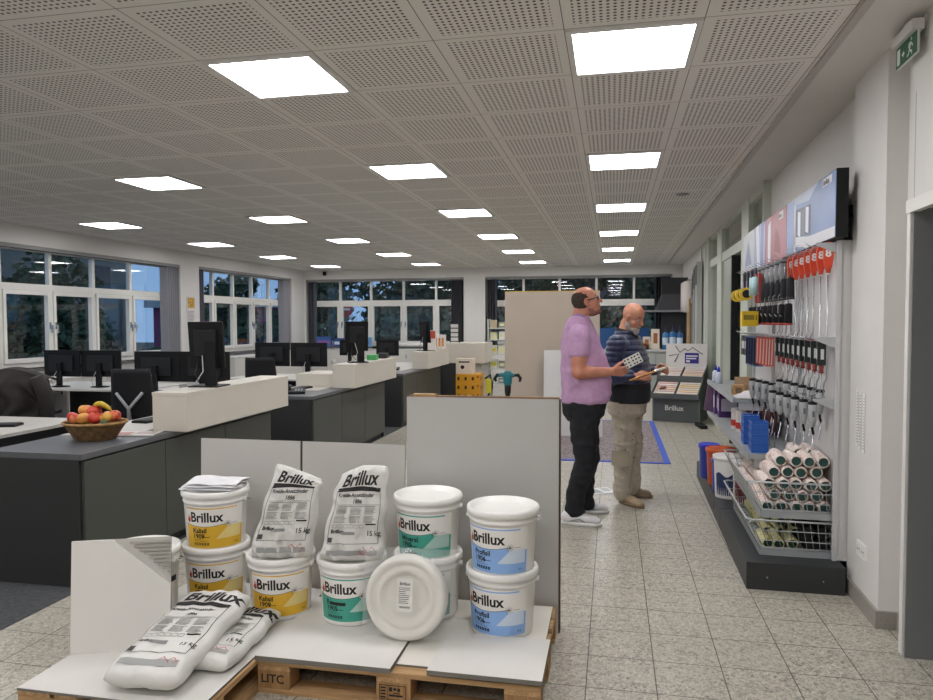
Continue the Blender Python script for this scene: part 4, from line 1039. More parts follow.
m2 = n.new('ShaderNodeMixShader'); m2.inputs[0].default_value = .07; n.link(m1.outputs[0], m2.inputs[1]); n.link(df.outputs[0], m2.inputs[2]); n.link(m2.outputs[0], n.out.inputs[0])
n.bump(n.noise(n.coord(), 25, 4), .8, .01)
for nd_ in (g_,): n.link([x for x in n.t.nodes if x.type == 'BUMP'][0].outputs[0], nd_.inputs['Normal'])
FILM = n.m
q = MB()
def flm(i, j, s_):
    x, z = (i-.5)*.42+.01, (j-.5)*.385+.02; 
    if x > .14 and z < -.08: x += (x-.14)*.8
    d = max(0, 1-(x*x+z*z)/.042); y = s_*(.043*min(1, d*3)**.5+.003)+.006*noise.noise(Vector((x*14, z*14, s_*3)))
    return Vector((x, y, max(z, -.178)))
q.grid(lambda i, j: flm(i, j, -1), 36, 34, FILM); q.grid(lambda i, j: flm(i, j, 1), 36, 34, FILM); q.build('clear_bag', r)
q = MB(); q.box(-.036, .036, -.0435, -.0425, -.055, .085, mat('#f1efe9', .4)); q.build('label', r)
q = MB()
q.text('Brillux', .018, lambda x, y: Vector((-.022+x, -.0445, .058+y)), INK, .03)
rn = random.Random(2)
for k in range(9): z = .045-k*.008; q.box(-.026, .005+rn.random()*.022, -.0445, -.0440, z, z+.0025, INK)
for k in range(12): q.box(-.02+k*.004, -.02+k*.004+.002, -.0445, -.0440, -.04, -.032, INK)
q.build('print', r)
# ================================================================== RIGHT-HAND TOOL WALL   (local frame: x across from the wall, y along, z up)
OT = (1.30, 4, 0)
def RW(y, u, z=0): return Vector((RX(y)-u-.045, y, z))      # u metres out from the tool wall
GR = mat('#b9bcbe', .4, metal=.3, name='shelf_metal'); PNL = mat('#cfcdcb', .6, name='tool_back_panel'); GDK = mat('#2f3133', .5, name='plinth_anthracite'); SHG = mat('#9da2a3', .45, name='grey_shelf')
r = thing('tool_wall_panel', 'light grey slotted back panel of the tool wall', 'panel', OT, RA)
b = MB(); b.box(-.020, .09, .47, 3.28, .162, 2.03, PNL); b.build('panel', r)
for yy in (.47, 1.40, 2.33, 3.26):
    b = MB(); b.box(-.045, -.020, yy-.012, yy+.012, .162, 2.03, mat('#c4c4c4', .4)); b.build('slotted_upright', r)
for (ya, yb, l) in ((.34, 1.56, 'near'), (1.57, 3.42, 'far')):
    r = thing('base_plinth', 'anthracite plinth under the tool wall, %s section' % l, 'plinth', OT, RA)
    b = MB(); b.box(-.535, -.003 if l == 'near' else .09, ya, yb, 0, .16, GDK); b.build('box', r, bevel=.003)
    b = MB()
    for u in (-.42, -.12): b.ball((u, ya-.001, .075), .006, CHROME, 8) if l == 'near' else None
    if l == 'near': b.build('screw', r)
    else:
        b = MB(); b.box(-.537, -.534, 1.95, 2.0, .06, .11, BLACK); b.build('cable_hole', r)
# picture strip above the tools
r = thing('picture_board', 'long picture board of blue and red building photos above the tools', 'picture', OT, RA)
b = MB(); b.box(-.085, -.022, .34, 3.62, 2.035, 2.42, BLK_PL); b.box(-.022, .10, .6, 3.2, 2.2, 2.25, BLK_PL); b.build('board', r)
pics = [(.345, 1.36, '#6a86b8'), (1.37, 1.60, '#7d93c2'), (1.61, 2.14, '#a3545c'), (2.15, 2.40, '#b06a74'), (2.41, 2.62, '#7f7fae'), (2.63, 2.95, '#8fa3cf'), (2.96, 3.61, '#c3c6cc')]
for i, (a, c, hx) in enumerate(pics):
    b = MB(); b.box(-.088, -.085, a, c, 2.04, 2.415, mat(hx, .35, var=.12, vscale=2.5)); b.build('photograph', r)
def facep(pts, m, nm='picture_detail', x=-.0895):
    b = MB(); b.add([(x, y, z) for y, z in pts], [tuple(range(len(pts)))], m); b.build(nm, r)
pw = mat('#d9dbe0', .35); 
facep([(.345, 2.04), (1.0, 2.04), (1.36, 2.09), (1.36, 2.15), (.95, 2.11), (.345, 2.10)], pw)
facep([(.70, 2.415), (1.36, 2.415), (1.36, 2.37), (.95, 2.34)], mat('#a9b6cc', .35))
for k in range(3):
    y = .95+k*.11; facep([(y, 2.13), (y+.08, 2.15), (y+.08, 2.31), (y, 2.30)], mat('#dfe6f2' if k != 1 else '#3f4a66', .3), x=-.0895)
facep([(.90, 2.12), (1.31, 2.14), (1.31, 2.33), (.90, 2.31)], mat('#4a5470', .4), x=-.089)
facep([(1.31, 2.04), (1.36, 2.04), (1.36, 2.415), (1.31, 2.40)], pw)
facep([(.42, 2.36), (.62, 2.36), (.62, 2.405), (.42, 2.405)], pw, 'caption'); facep([(1.72, 2.34), (1.88, 2.34), (1.88, 2.40), (1.72, 2.40)], pw, 'caption')
facep([(1.80, 2.08), (2.05, 2.12), (2.0, 2.30), (1.85, 2.22)], mat('#8a3c48', .4)); facep([(2.2, 2.05), (2.3, 2.05), (2.3, 2.35), (2.2, 2.38)], pw)
facep([(2.66, 2.04), (2.80, 2.04), (2.9, 2.415), (2.74, 2.415)], pw); facep([(3.1, 2.1), (3.5, 2.1), (3.3, 2.35)], mat('#8f9bb8', .4)); facep([(2.45, 2.04), (2.5, 2.04), (2.5, 2.38), (2.45, 2.40)], mat('#c3b4cc', .4))
b = MB(); 
b.text('Brillux', .05, lambda x, y: Vector((-.0905, .60-x, 2.365+y)), INK, .02); b.text('Brillux', .04, lambda x, y: Vector((-.0905, 1.87-x, 2.355+y)), INK, .02); b.build('lettering', r)
# hook rails
for z, l, u in ((2.0, 'top', .045), (1.45, 'middle', .045), (1.09, 'bottom', .045)):
    r = thing('hook_rail', 'grey metal hook rail on the tool wall, %s one' % l, 'rail', OT, RA)
    b = MB(); b.box(-.075, -.046, .49, 3.24 if l != 'bottom' else 1.9, z-.012, z+.012, GR); b.build('bar', r)
    b = MB(); b.prism([(0, 0), (.11, .0), (.11, -.015), (0, -.06)], -.004, .004, GR, T(-.046, .475, z+.02) @ Matrix(((-1, 0, 0, 0), (0, 0, 1, 0), (0, 1, 0, 0), (0, 0, 0, 1)))); b.build('bracket', r)
def hook(b, L, z=0):   # a prong going out from the rail at local origin
    b.tube([(0, 0, z), (-L*.5, 0, z+.002), (-L, 0, z+.02)], .003, CHROME, 6)
# ---- one of each kind of hanging tool, hung at its own origin (origin = where it hangs; item extends downwards)
def brush_roller(lab, cat, grip, band, tipc, L=.14, rod=.0, frame=True, gw=.022, nm='paint_roller_frame', bris=None):
    r = thing(nm, lab, cat)
    b = MB(); b.lathe([(0, 0), (gw*.45, -.002), (gw*.6, -.02), (gw*.5, -.05), (gw*.62, -.09), (gw*.42, -L), (0, -L)], mat(grip, .45), 12, Matrix.Diagonal((1.1, 1, 1, 1))); b.build('handle', r)
    b = MB(); b.lathe([(gw*.62, -L*.12), (gw*.68, -L*.13), (gw*.68, -L*.2), (gw*.62, -L*.21)], mat(band, .5), 12); b.lathe([(gw*.48, -L), (gw*.5, -L-.004), (gw*.3, -L-.02), (0, -L-.02)], mat(tipc, .5), 12); b.build('ferrule', r)
    if frame:
        b = MB(); b.tube([(0, 0, -L), (0, 0, -L-.07), (-.02, .05, -L-.10), (-.02, .06, -L-.22), (-.02, -.05, -L-.25)], .0035, CHROME, 6); b.build('wire_frame', r)
    if rod:
        b = MB(); b.tube([(0, 0, -L), (0, 0, -L-rod), (0, .03, -L-rod-.02)], .0035, CHROME, 6); b.build('wire_rod', r)
    return r
def tool_row(proto, n, y0, y1, u0, u1, z0, labf, group=None, rz=0, dz=0):
    for i in range(n):
        t = i/max(1, n-1); y = y0+(y1-y0)*t; p = RW(y, u0+(u1-u0)*t, z0+dz*t)
        if i == 0: proto.location = p; proto.rotation_euler = (0, 0, RA+rz); proto['label'] = labf(i)
        else: dup(proto, p, RA+rz+random.uniform(-.08, .08), labf(i))
# orange cards with a white sign and long grey rods (7)
OR = '#d9482a'
pr_ = thing('roller_rod', 'x', 'roller rod')
b = MB(); b.prism([(-.018, -.15), (.018, -.15), (.026, -.10), (.026, -.03), (.012, 0), (-.012, 0), (-.026, -.03), (-.026, -.10)], -.012, .012, mat(OR, .4), R(PI/2, 'X')); b.build('orange_handle', pr_, bevel=.003)
b = MB(); b.lathe([(.014, -.145), (.016, -.155), (.010, -.18), (0, -.18)], mat(OR, .45), 12); b.build('orange_ferrule', pr_)
b = MB(); b.text('8', .062, lambda x, y: Vector((-.018+x, -.0128, -.085+y)), mat('#ecebe8', .5), .04); b.build('size_number', pr_)
b = MB(); b.tube([(0, 0, -.19), (0, 0, -.80), (0, .05, -.83), (0, .07, -.90)], .004, CHROME, 6); b.build('wire_rod', pr_)
tool_row(pr_, 7, 4.49, 5.38, .085, .10, 2.025, lambda i: 'orange-handled roller rod on the top rail, %s from the near end' % ORD[i] if i else 'orange-handled roller rod on the top rail, nearest to the photographer')
# grey handled with black and steel (8)
tool_row(brush_roller('x', 'roller', '#9a9da0', '#55585a', '#1d1e20', .17, 0, True, .046, 'paint_roller'), 6, 5.55, 6.45, .12, .12, 2.02, lambda i: 'grey-handled paint roller on the top rail beyond the orange ones, %s' % ORD[i])
def dark_roller(lab, L=.20, c='#26282b', tip='#8d2b25'):
    r = thing('roller_sleeve_black', lab, 'roller sleeve')
    b = MB(); b.lathe([(0, 0), (.012, 0), (.025, -.008), (.027, -L), (.012, -L-.006), (0, -L-.006)], mat(c, .9, bump=.5, bscale=200), 14); b.build('sleeve', r)
    b = MB(); b.lathe([(.026, -L+.002), (.029, -L), (.029, -L-.012), (.024, -L-.014)], mat(tip, .5), 14); b.build('end_cap', r)
    b = MB(); b.tube([(0, 0, .10), (0, 0, 0)], .003, CHROME, 6); b.build('wire', r); return r
for z, y0, y1, n_, lb in ((1.87, 5.30, 6.35, 7, 'upper row'), (1.69, 5.35, 6.75, 8, 'lower row')):
    p = dark_roller('x', .14, '#2b2d31' if n_ == 7 else '#17181a', '#3a3b3d' if n_ == 7 else '#a5322a'); 
    if n_ == 7: p.name = 'dark_roller_sleeve'
    p.name = 'hanging_roller_sleeve'
    tool_row(p, n_, y0, y1, .12, .14, z, lambda i, lb=lb, n_=n_: ('grey-black' if n_ == 7 else 'black, red-tipped')+' roller sleeve in the %s, %s from the near end' % (lb, ORD[i]))
# steel wire hangers between
p = thing('wire_roller_frame', 'x', 'roller frame'); b = MB(); b.tube([(0, 0, 0), (0, 0, -.22), (0, .06, -.26), (0, .06, -.34), (0, -.06, -.36)], .0035, CHROME, 6); b.build('wire', p)
tool_row(p, 9, 4.75, 5.75, .10, .10, 1.72, lambda i: 'bare steel roller frame hanging behind the orange rods, %s from the near end' % ORD[i])
# yellow rolls, black packs at the far end
p = thing('yellow_roll', 'x', 'tape'); b = MB(); M = R(PI/2, 'X'); b.lathe([(.022, -.03), (.055, -.03), (.055, .03), (.022, .03)], mat('#d8b92c', .5), 20, M, False); b.build('roll', p)
b = MB(); b.lathe([(0, -.031), (.035, -.031), (.035, .031), (0, .031)], BLACK, 16, M, False); b.build('core', p)
tool_row(p, 3, 6.55, 7.05, .22, .22, 1.80, lambda i: 'yellow roll with a black core on the tool wall, %s from the near end' % ORD[i])
p = thing('blister_pack', 'x', 'pack'); b = MB(); b.box(-.01, .01, -.05, .05, -.22, 0, mat('#1e2230', .5)); b.build('card', p, bevel=.003); b = MB(); b.box(-.014, -.010, -.035, .035, -.19, -.09, mat('#9a90b8', .4)); b.box(-.01, .01, -.035, .035, -.2205, -.21, mat('#c8c8c8', .4)); b.build('print', p)
tool_row(p, 4, 6.50, 7.1, .15, .15, 2.02, lambda i: 'dark hanging pack beside the picture board, %s from the near end' % ORD[i])
p = thing('blister_pack', 'x', 'pack'); b = MB(); b.box(-.01, .01, -.04, .04, -.24, 0, mat('#b23a34', .5)); b.build('card', p); b = MB(); b.lathe([(0, -.03), (.03, -.03), (.032, -.18), (0, -.18)], mat('#a9c9cc', .4), 14, T(-.03, 0, 0)); b.build('tool', p)
tool_row(p, 2, 6.25, 6.38, .16, .16, 1.96, lambda i: 'red and pale blue hanging pack, %s one' % ('near', 'far')[i])
p = thing('yellow_box', 'x', 'box'); b = MB(); b.box(-.05, .05, -.055, .055, -.12, 0, mat('#e0be1f', .45)); b.build('carton', p); b = MB(); b.box(-.04, .04, -.0556, -.055, -.07, -.03, mat('#8f7a18', .5)); b.build('print', p)
tool_row(p, 2, 6.05, 6.30, .28, .22, 1.645, lambda i: 'yellow carton on a hook of the tool wall, %s one' % ('near', 'far')[i])
# middle rail : black brushes with white label and red tip (8)
def black_brush():
    r = thing('paint_brush', 'x', 'brush')
    b = MB(); b.box(-.026, .026, -.016, .016, -.15, -.01, mat('#15201e', .5)); b.build('sleeve_card', r, bevel=.003)
    b = MB(); b.box(-.009, .009, -.0168, -.016, -.115, -.055, mat('#cfd2d0', .5)); b.box(-.0268, -.026, -.008, .008, -.115, -.055, mat('#cfd2d0', .5)); b.build('label', r)
    b = MB(); b.lathe([(0, -.15), (.016, -.153), (.011, -.175), (.014, -.195), (0, -.20)], mat('#8c2f28', .4), 12); b.build('red_tip', r)
    b = MB(); b.box(-.028, .028, -.018, .018, -.012, 0, mat('#7c2430', .5)); b.build('header', r)
    b = MB(); b.tube([(0, 0, -.20), (.0, .01, -.30), (-.02, .05, -.33), (-.02, .05, -.41)], .0032, CHROME, 6); b.build('wire', r); return r
tool_row(black_brush(), 9, 4.52, 5.72, .105, .105, 1.455, lambda i: 'black brush with white label and red tip, middle rail, %s from the near end' % ORD[i])
p = thing('blister_pack', 'x', 'pack'); b = MB(); b.box(-.032, .032, -.006, .006, -.22, 0, mat('#cf5a48', .5)); b.build('card', p); b = MB()
for k in range(3): b.prism([(-.030+k*.02, -.21), (-.022+k*.02, -.21), (-.016+k*.02, -.01), (-.024+k*.02, -.01)], .006, .0066, mat('#e3cfc8', .5), R(PI/2, 'X'))
b.build('stripes', p)
tool_row(p, 4, 5.85, 6.25, .15, .15, 1.435, lambda i: 'orange and white striped pack on the middle rail, %s from the near end' % ORD[i])
p = thing('blister_pack', 'x', 'pack'); b = MB(); b.box(-.04, .04, -.008, .008, -.25, 0, mat('#1d2b4c', .5)); b.build('card', p); b = MB(); b.box(-.041, .041, -.0088, .0088, -.012, 0, mat('#7d94b8', .5)); b.box(-.041, .041, -.0088, .0088, -.252, -.242, mat('#7d94b8', .5)); b.build('border', p)
tool_row(p, 4, 6.33, 6.72, .15, .15, 1.435, lambda i: 'navy blue pack on the middle rail, %s from the near end' % ORD[i])
p = thing('blister_pack', 'x', 'pack'); b = MB(); b.box(-.01, .01, -.06, .06, -.18, 0, mat('#1a1b1c', .5)); b.build('card', p); b = MB(); b.box(-.0106, -.01, -.02, .02, -.12, -.05, WHITE); b.box(-.02, .02, -.0606, -.06, -.12, -.05, WHITE); b.build('label', p)
tool_row(p, 2, 6.95, 7.12, .15, .15, 1.43, lambda i: 'black pack with small white label at the far end of the middle rail, %s one' % ('near', 'far')[i])
# bottom rail : grey handles with black tops, wire frames
def grey_roller():
    r = thing('paint_roller', 'x', 'roller')
    b = MB(); b.lathe([(0, -.012), (.021, -.012), (.023, -.05), (.020, -.11), (.012, -.150), (0, -.155)], mat('#a6a9ab', .45), 14, Matrix.Diagonal((1.1, 1.1, 1, 1))); b.build('handle', r)
    b = MB(); b.lathe([(0, 0), (.021, -.001), (.024, -.010), (.022, -.018)], BLK_PL, 14, Matrix.Diagonal((1.1, 1.1, 1, 1))); b.build('black_cap', r); b = MB(); b.box(-.006, .006, -.026, -.022, -.09, -.055, mat('#5e6062', .5)); b.build('sticker', r)
    b = MB(); b.tube([(0, 0, -.135), (0, 0, -.16), (.01, .035, -.18), (.015, .035, -.20)], .007, BLK_PL, 8); b.build('neck', r)
    b = MB(); b.tube([(.015, .035, -.20), (.01, .02, -.23), (-.02, -.06, -.30)], .0035, CHROME, 6); b.build('wire_frame', r); return r
g1 = grey_roller()
tool_row(g1, 6, 4.52, 5.22, .15, .24, 1.09, lambda i: 'grey roller handle with black cap, bottom rail front row, %s from the near end' % ORD[i])
for k in range(6):
    dup(g1, RW(4.66+k*.155, .075+.016*k, 1.15), RA, 'grey roller handle with black cap, bottom rail back row, %s from the near end' % ORD[k])
for k in range(4):
    dup(g1, RW(5.36+k*.13, .22+.022*k, 1.13), RA, 'grey roller handle with black cap, far group above the rolls, %s from the near end' % ORD[k])
p = thing('red_grip_brush', 'x', 'brush'); b = MB(); b.lathe([(0, 0), (.014, -.01), (.018, -.07), (.010, -.15), (0, -.155)], mat('#4a1d18', .4), 12); b.build('handle', p); b = MB(); b.tube([(0, 0, -.15), (0, .02, -.2), (0, -.05, -.33)], .0035, CHROME, 6); b.build('wire_frame', p)
tool_row(p, 3, 5.35, 5.62, .20, .22, .93, lambda i: 'dark red roller grip beside the blue crates, %s from the near end' % ORD[i])
# prongs for every row in one rack piece
r = thing('hook_row', 'row of thin steel hooks carrying the tools', 'hooks', OT, RA); 
for z, y0, y1, n_ in ((2.0, 4.50, 7.1, 20), (1.45, 4.55, 7.1, 20), (1.10, 4.52, 5.8, 11)):
    for i in range(n_):
        y = y0+(y1-y0)*i/(n_-1)-4; b = MB(); b.tube([(-.076, y, z-.0), (-.17, y, z+.0), (-.22, y, z+.025)], .0028, CHROME, 5); b.build('hook', r)

# ---- shelves
def shelf(lab, y0, y1, z, d):
    r = thing('wall_shelf', lab, 'shelf', OT, RA)
    b = MB(); b.box(-d, -.046, y0-4, y1-4, z-.03, z, SHG); b.build('shelf_board', r, bevel=.002)
    b = MB(); b.box(-d-.004, -d, y0-4, y1-4, z-.034, z+.012, GR); b.build('price_rail', r)
    for yy in (y0+.02, y1-.02):
        b = MB(); b.box(-d*.9, -.046, yy-4-.003, yy-4+.003, z-.09, z-.031, GR); b.build('bracket', r)
    return r
shelf('upper grey shelf of the tool wall with cartons', 5.78, 7.6, .965, .42)
shelf('lower grey shelf of the tool wall with blue crates', 5.08, 7.6, .66, .42)
def carton(name, lab, y, u, z, wu, wy, h, hx, cat='box', pr2=None):
    p = RW(y, u, z); r = thing(name, lab, cat, p, RA); b = MB(); b.box(-wu/2, wu/2, -wy/2, wy/2, 0, h, mat(hx, .55)); b.build('carton', r, bevel=.003)
    if pr2:
        b = MB(); b.box(-wu/2+.02, wu/2-.02, -wy/2-.001, -wy/2, h*.25, h*.75, mat(pr2, .5)); b.box(-wu/2-.001, -wu/2, -wy/2+.02, wy/2-.02, h*.25, h*.75, mat(pr2, .5)); b.build('print', r)
    return r
carton('cardboard_tray', 'long open brown cardboard tray on the upper shelf', 6.32, .20, .966, .16, .85, .10, '#8c6a44')
carton('cardboard_box', 'small brown carton in front of the cardboard tray on the upper shelf', 6.08, .345, .966, .09, .10, .085, '#b08a5c', pr2='#6f5a40')
r = thing('plastic_film_pack', 'crumpled translucent white packs heaped on the near end of the upper shelf', 'pack', RW(5.93, .24, .967), RA)
b = MB(); b.grid(lambda i, j: Vector(((i-.5)*.30, (j-.5)*.26, .003+.045*math.sin(i*PI)*math.sin(j*PI)+.03*abs(noise.noise(Vector((i*6, j*6, 1))))*math.sin(i*PI)*math.sin(j*PI))), 22, 22, mat('#dad9dc', .3, bump=.6, bscale=30)); b.grid(lambda i, j: Vector(((i-.5)*.30, (j-.5)*.26, .001)), 4, 4, mat('#dad9dc', .3)); b.build('film', r)
for i, (y, u) in enumerate(((7.45, .36), (7.2, .36))):
    r = thing('spray_bottle', 'clear bottle with blue cap on the far end of the upper shelf, %s one' % ('far', 'near')[i], 'bottle', RW(y, u, .966)); b = MB(); b.lathe([(0, 0), (.03, 0), (.032, .01), (.032, .09), (.012, .115), (0, .115)], mat('#c9cfe0', .2), 16); b.build('body', r); b = MB(); b.lathe([(.013, .11), (.016, .112), (.012, .14), (.004, .165), (0, .165)], mat('#2438b0', .4), 12); b.build('cap', r)
carton('purple_carton', 'large purple carton standing on the lower shelf', 6.35, .16, .661, .20, .75, .235, '#45235e', pr2='#33184a')
carton('purple_carton', 'purple carton at the far part of the lower shelf', 7.05, .28, .661, .20, .12, .235, '#4a2765', pr2='#c9c2d4')
carton('purple_carton', 'narrow purple pack with blue top on the lower shelf', 7.3, .32, .661, .14, .10, .24, '#54307a', pr2='#d6d2dc')
for i in range(4):
    r = thing('cartridge', 'white cartridge with red print on the lower shelf, %s from the far end' % ORD[i], 'cartridge', RW(6.28-.17*i, .325-.012*i, .661)); b = MB(); b.lathe([(0, 0), (.04, 0), (.042, .005), (.042, .17), (.03, .18), (0, .18)], mat('#e5e0dc', .35), 18); b.build('tube', r); b = MB(); b.lathe([(.0425, .03), (.0427, .031), (.0427, .08), (.0425, .081)], mat('#c43a2c', .4), 18); b.build('print', r)
def crate():
    r = thing('blue_crate', 'x', 'crate'); BC = mat('#2b62b8', .35)
    b = MB(); b.box(-.055, .055, -.065, .065, 0, .006, BC)
    for zz in (.006, .05, .094): b.box(-.055, .055, -.065, -.061, zz, zz+.012, BC); b.box(-.055, -.051, -.065, .065, zz, zz+.012, BC); b.box(.051, .055, -.065, .065, zz, zz+.012, BC); b.box(-.055, .055, .061, .065, zz, zz+.012, BC)
    for k in range(8): x = -.055+k*.0145; b.box(x, x+.008, -.064, -.062, 0, .106, BC); b.box(x, x+.008, .062, .064, 0, .106, BC)
    for k in range(9): y = -.065+k*.0152; b.box(-.054, -.052, y, y+.008, 0, .106, BC); b.box(.052, .054, y, y+.008, 0, .106, BC)
    b.build('grid_wall', r); b = MB(); b.box(-.048, .048, -.058, .058, .007, .09, mat('#3f74c4', .5)); b.build('contents', r); return r
c0 = crate(); k = 0
for j, y in enumerate((5.56, 5.22)):
    for l in range(2):
        lab = '%s blue plastic crate of the %s stack on the lower shelf' % (('lower', 'upper')[l], ('far', 'near')[j]); p = RW(y, .330, .661+l*.107)
        if k == 0: c0.location = p; c0['label'] = lab; c0.rotation_euler[2] = RA
        else: dup(c0, p, RA, lab)
        k += 1
r = thing('red_spray', 'red bottle between the two stacks of blue crates', 'bottle', RW(5.39, .34, .661)); b = MB(); b.lathe([(0, 0), (.026, 0), (.026, .11), (.012, .13), (.012, .15), (0, .15)], mat('#b2262a', .35), 14); b.build('body', r)
r = thing('purple_bag', 'slumped purple and white bag at the far end of the lower shelf', 'bag', RW(7.52-.05, .36, .662), .2)
b = MB(); PB = mat('#4a2c4a', .5, var=.35, vscale=12, bump=.4, bscale=30)
b.grid(lambda i, j: Vector((.10*math.cos(i*2*PI)*(1-.35*j)*(1+.1*math.sin(i*19)), .13*math.sin(i*2*PI)*(1-.2*j), .25*j+.01)), 30, 10, PB); b.grid(lambda i, j: Vector((.10*math.cos(i*2*PI)*.65*j*(1+.1*math.sin(i*19)), .13*math.sin(i*2*PI)*.8*j, .26+.02*math.sin(i*12)*(1-j))), 30, 4, PB); b.build('bag_body', r)
# things on the plinth
def pail(lab, y, u, rt, rb, h, hx, lid, print_=None, name='paint_pail', z=.161):
    r = thing(name, lab, 'bucket', RW(y, u, z)); b = MB(); b.lathe([(0, .0), (rb, 0), (rb+.002, .006), (rt, h-.02), (rt, h)], mat(hx, .35), 40); b.build('tub', r)
    b = MB(); b.lathe([(rt, h-.03), (rt+.008, h-.028), (rt+.009, h+.002), (rt, h+.006), (rt-.012, h), (0, h)], mat(lid, .35), 40); b.build('lid', r)
    if print_:
        b = MB()
        for k in range(30):
            a0, a1 = -2.75+k*.055, -2.75+(k+1)*.055; f = lambda a, v: ((rb+(rt-rb)*v/h+.0015)*math.cos(a), (rb+(rt-rb)*v/h+.0015)*math.sin(a), v)
            tp = h*(.58+.05*math.sin(k*.3))
            b.add([f(a0, h*.08), f(a1, h*.08), f(a1, tp), f(a0, tp)], [(0, 1, 2, 3)], mat(print_, .4), True)
        b.build('label', r)
    return r
pail('blue bucket with a bright blue lid at the far end of the plinth', 6.66, .50, .085, .075, .30, '#3345a8', '#2f3fd0')
pail('orange bucket with an orange lid on the plinth behind the white bucket', 6.40, .43, .120, .105, .31, '#c9562c', '#d8602f')
pail('small blue container in front of the orange bucket on the plinth', 6.165, .475, .055, .05, .26, '#3d4fb5', '#3d4fb5')
pail('white bucket with a dark blue label on the plinth', 5.955, .425, .115, .10, .33, '#e8e6e3', '#e9e7e4', '#25375f')
pail('white bucket with a dark red label on the plinth next to the baskets', 5.70, .33, .10, .09, .34, '#e8e6e3', '#e9e7e4', '#7c2c34')

# ---- wire baskets with roller sleeves
def basket(lab, y0, y1, z0, z1, d, front):
    r = thing('wire_basket', lab, 'basket', OT, RA)
    ya, yb = y0-4, y1-4; ub = .012
    f0, f1 = d-.05, d+front      # bottom depth, rim depth
    b = MB(); b.tube([(-ub, ya, z1), (-f1+.03, ya, z1-.0), (-f1, ya+.03, z1), (-f1, yb-.03, z1), (-f1+.03, yb, z1), (-ub, yb, z1)], .006, GR, 6); b.build('rim', r)
    b = MB(); b.tube([(-ub, ya, z0+.02), (-f0+.03, ya, z0+.02), (-f0, ya+.03, z0+.02), (-f0, yb-.03, z0+.02), (-ub, yb, z0+.02)], .006, GR, 6)
    for k in range(12):      # end panels
        t = (k+.5)/12; u = ub+(f0-ub)*t; u1 = ub+(f1-ub)*t
        for yy in (ya, yb): b.tube([(-u, yy, z0+.02), (-u1, yy, z1)], .0022, CHROME, 4, False)
    n_ = int((y1-y0)/.035)
    for k in range(n_+1):
        yy = ya+(yb-ya)*k/n_; b.tube([(-f0, yy, z0+.02), (-f1, yy, z1)], .0022, CHROME, 4, False)
        if k % 2 == 0: b.tube([(-ub, yy, z0+.02), (-f0, yy, z0+.02)], .0022, CHROME, 4, False)
    for t in (.33, .66):
        zz = z0+.02+(z1-z0-.02)*t; ff = f0+(f1-f0)*t; b.tube([(-ub, ya, zz), (-ff, ya, zz), (-ff, yb, zz), (-ub, yb, zz)], .003, GR, 5, False)
    b.build('wire_mesh', r)
    b = MB(); b.box(-f0, -ub, ya, yb, z0, z0+.012, SHG); b.box(-f0-.008, -f0, ya, yb, z0-.012, z0+.035, SHG); b.box(-f0, -ub, ya-.008, ya, z0-.012, z0+.035, SHG); b.build('tray', r)
    # heavier grey end frame
    b = MB(); b.tube([(-ub, ya-.004, z0+.035), (-f0+.01, ya-.004, z0+.035), (-f0-.01, ya-.004, z0+.06), (-f1+.01, ya-.004, z1-.02), (-f1+.03, ya-.004, z1), (-ub, ya-.004, z1), (-ub, ya-.004, z0+.035)], .007, GR, 6); b.build('end_frame', r)
    return r
basket('upper wire basket heaped with pink-flecked roller sleeves', 4.50, 5.58, .40, .60, .48, .03)
basket('lower wire basket with green and yellow flecked roller sleeves', 4.50, 5.58, .17, .37, .48, .03)
def fleck(name, base, spot, sp2):
    n = NT(name); co = n.coord(); v = n.vor(co, 90); n.link(n.ramp(v['Color'], [(.0, lin(spot)), (.22, lin(sp2)), (.34, lin(base)), (1, lin(base))]), n.b.inputs['Base Color']); n.b.inputs['Roughness'].default_value = .95
    n.bump(n.noise(co, 130, 3), .8, .006); return n.m
PK = fleck('pink_fleck_pile', '#e9dfd6', '#c4565a', '#d8a9a0'); YG = fleck('green_yellow_fleck_pile', '#dedcae', '#7fa64a', '#c9b23a')
CORE = mat('#2f5750', .5, name='teal_core'); CORG = mat('#1c3a2c', .6)
def sleeve(pile, core, L=.24, ro=.037):
    r = thing('roller_sleeve', 'x', 'roller sleeve'); M = R(PI/2, 'X')
    b = MB(); b.lathe([(ro*.72, -L/2), (ro*.93, -L/2+.002), (ro, -L/2+.012), (ro, L/2-.012), (ro*.93, L/2-.002), (ro*.72, L/2)], pile, 20, M); b.build('pile', r)
    b = MB(); b.lathe([(ro*.72, -L/2), (ro*.70, -L/2), (ro*.70, L/2), (ro*.72, L/2)], core, 18, M); b.lathe([(0, .0), (ro*.62, .0)], BLACK, 14, M); b.lathe([(0, -L/2+.012), (ro*.69, -L/2+.012)], core, 14, M); b.lathe([(0, L/2-.012), (ro*.69, L/2-.012)], core, 14, M); b.build('core', r); return r
s0 = sleeve(PK, CORE); k = 0; rn = random.Random(12)
rows = ['bottom', 'second', 'third', 'fourth', 'top']
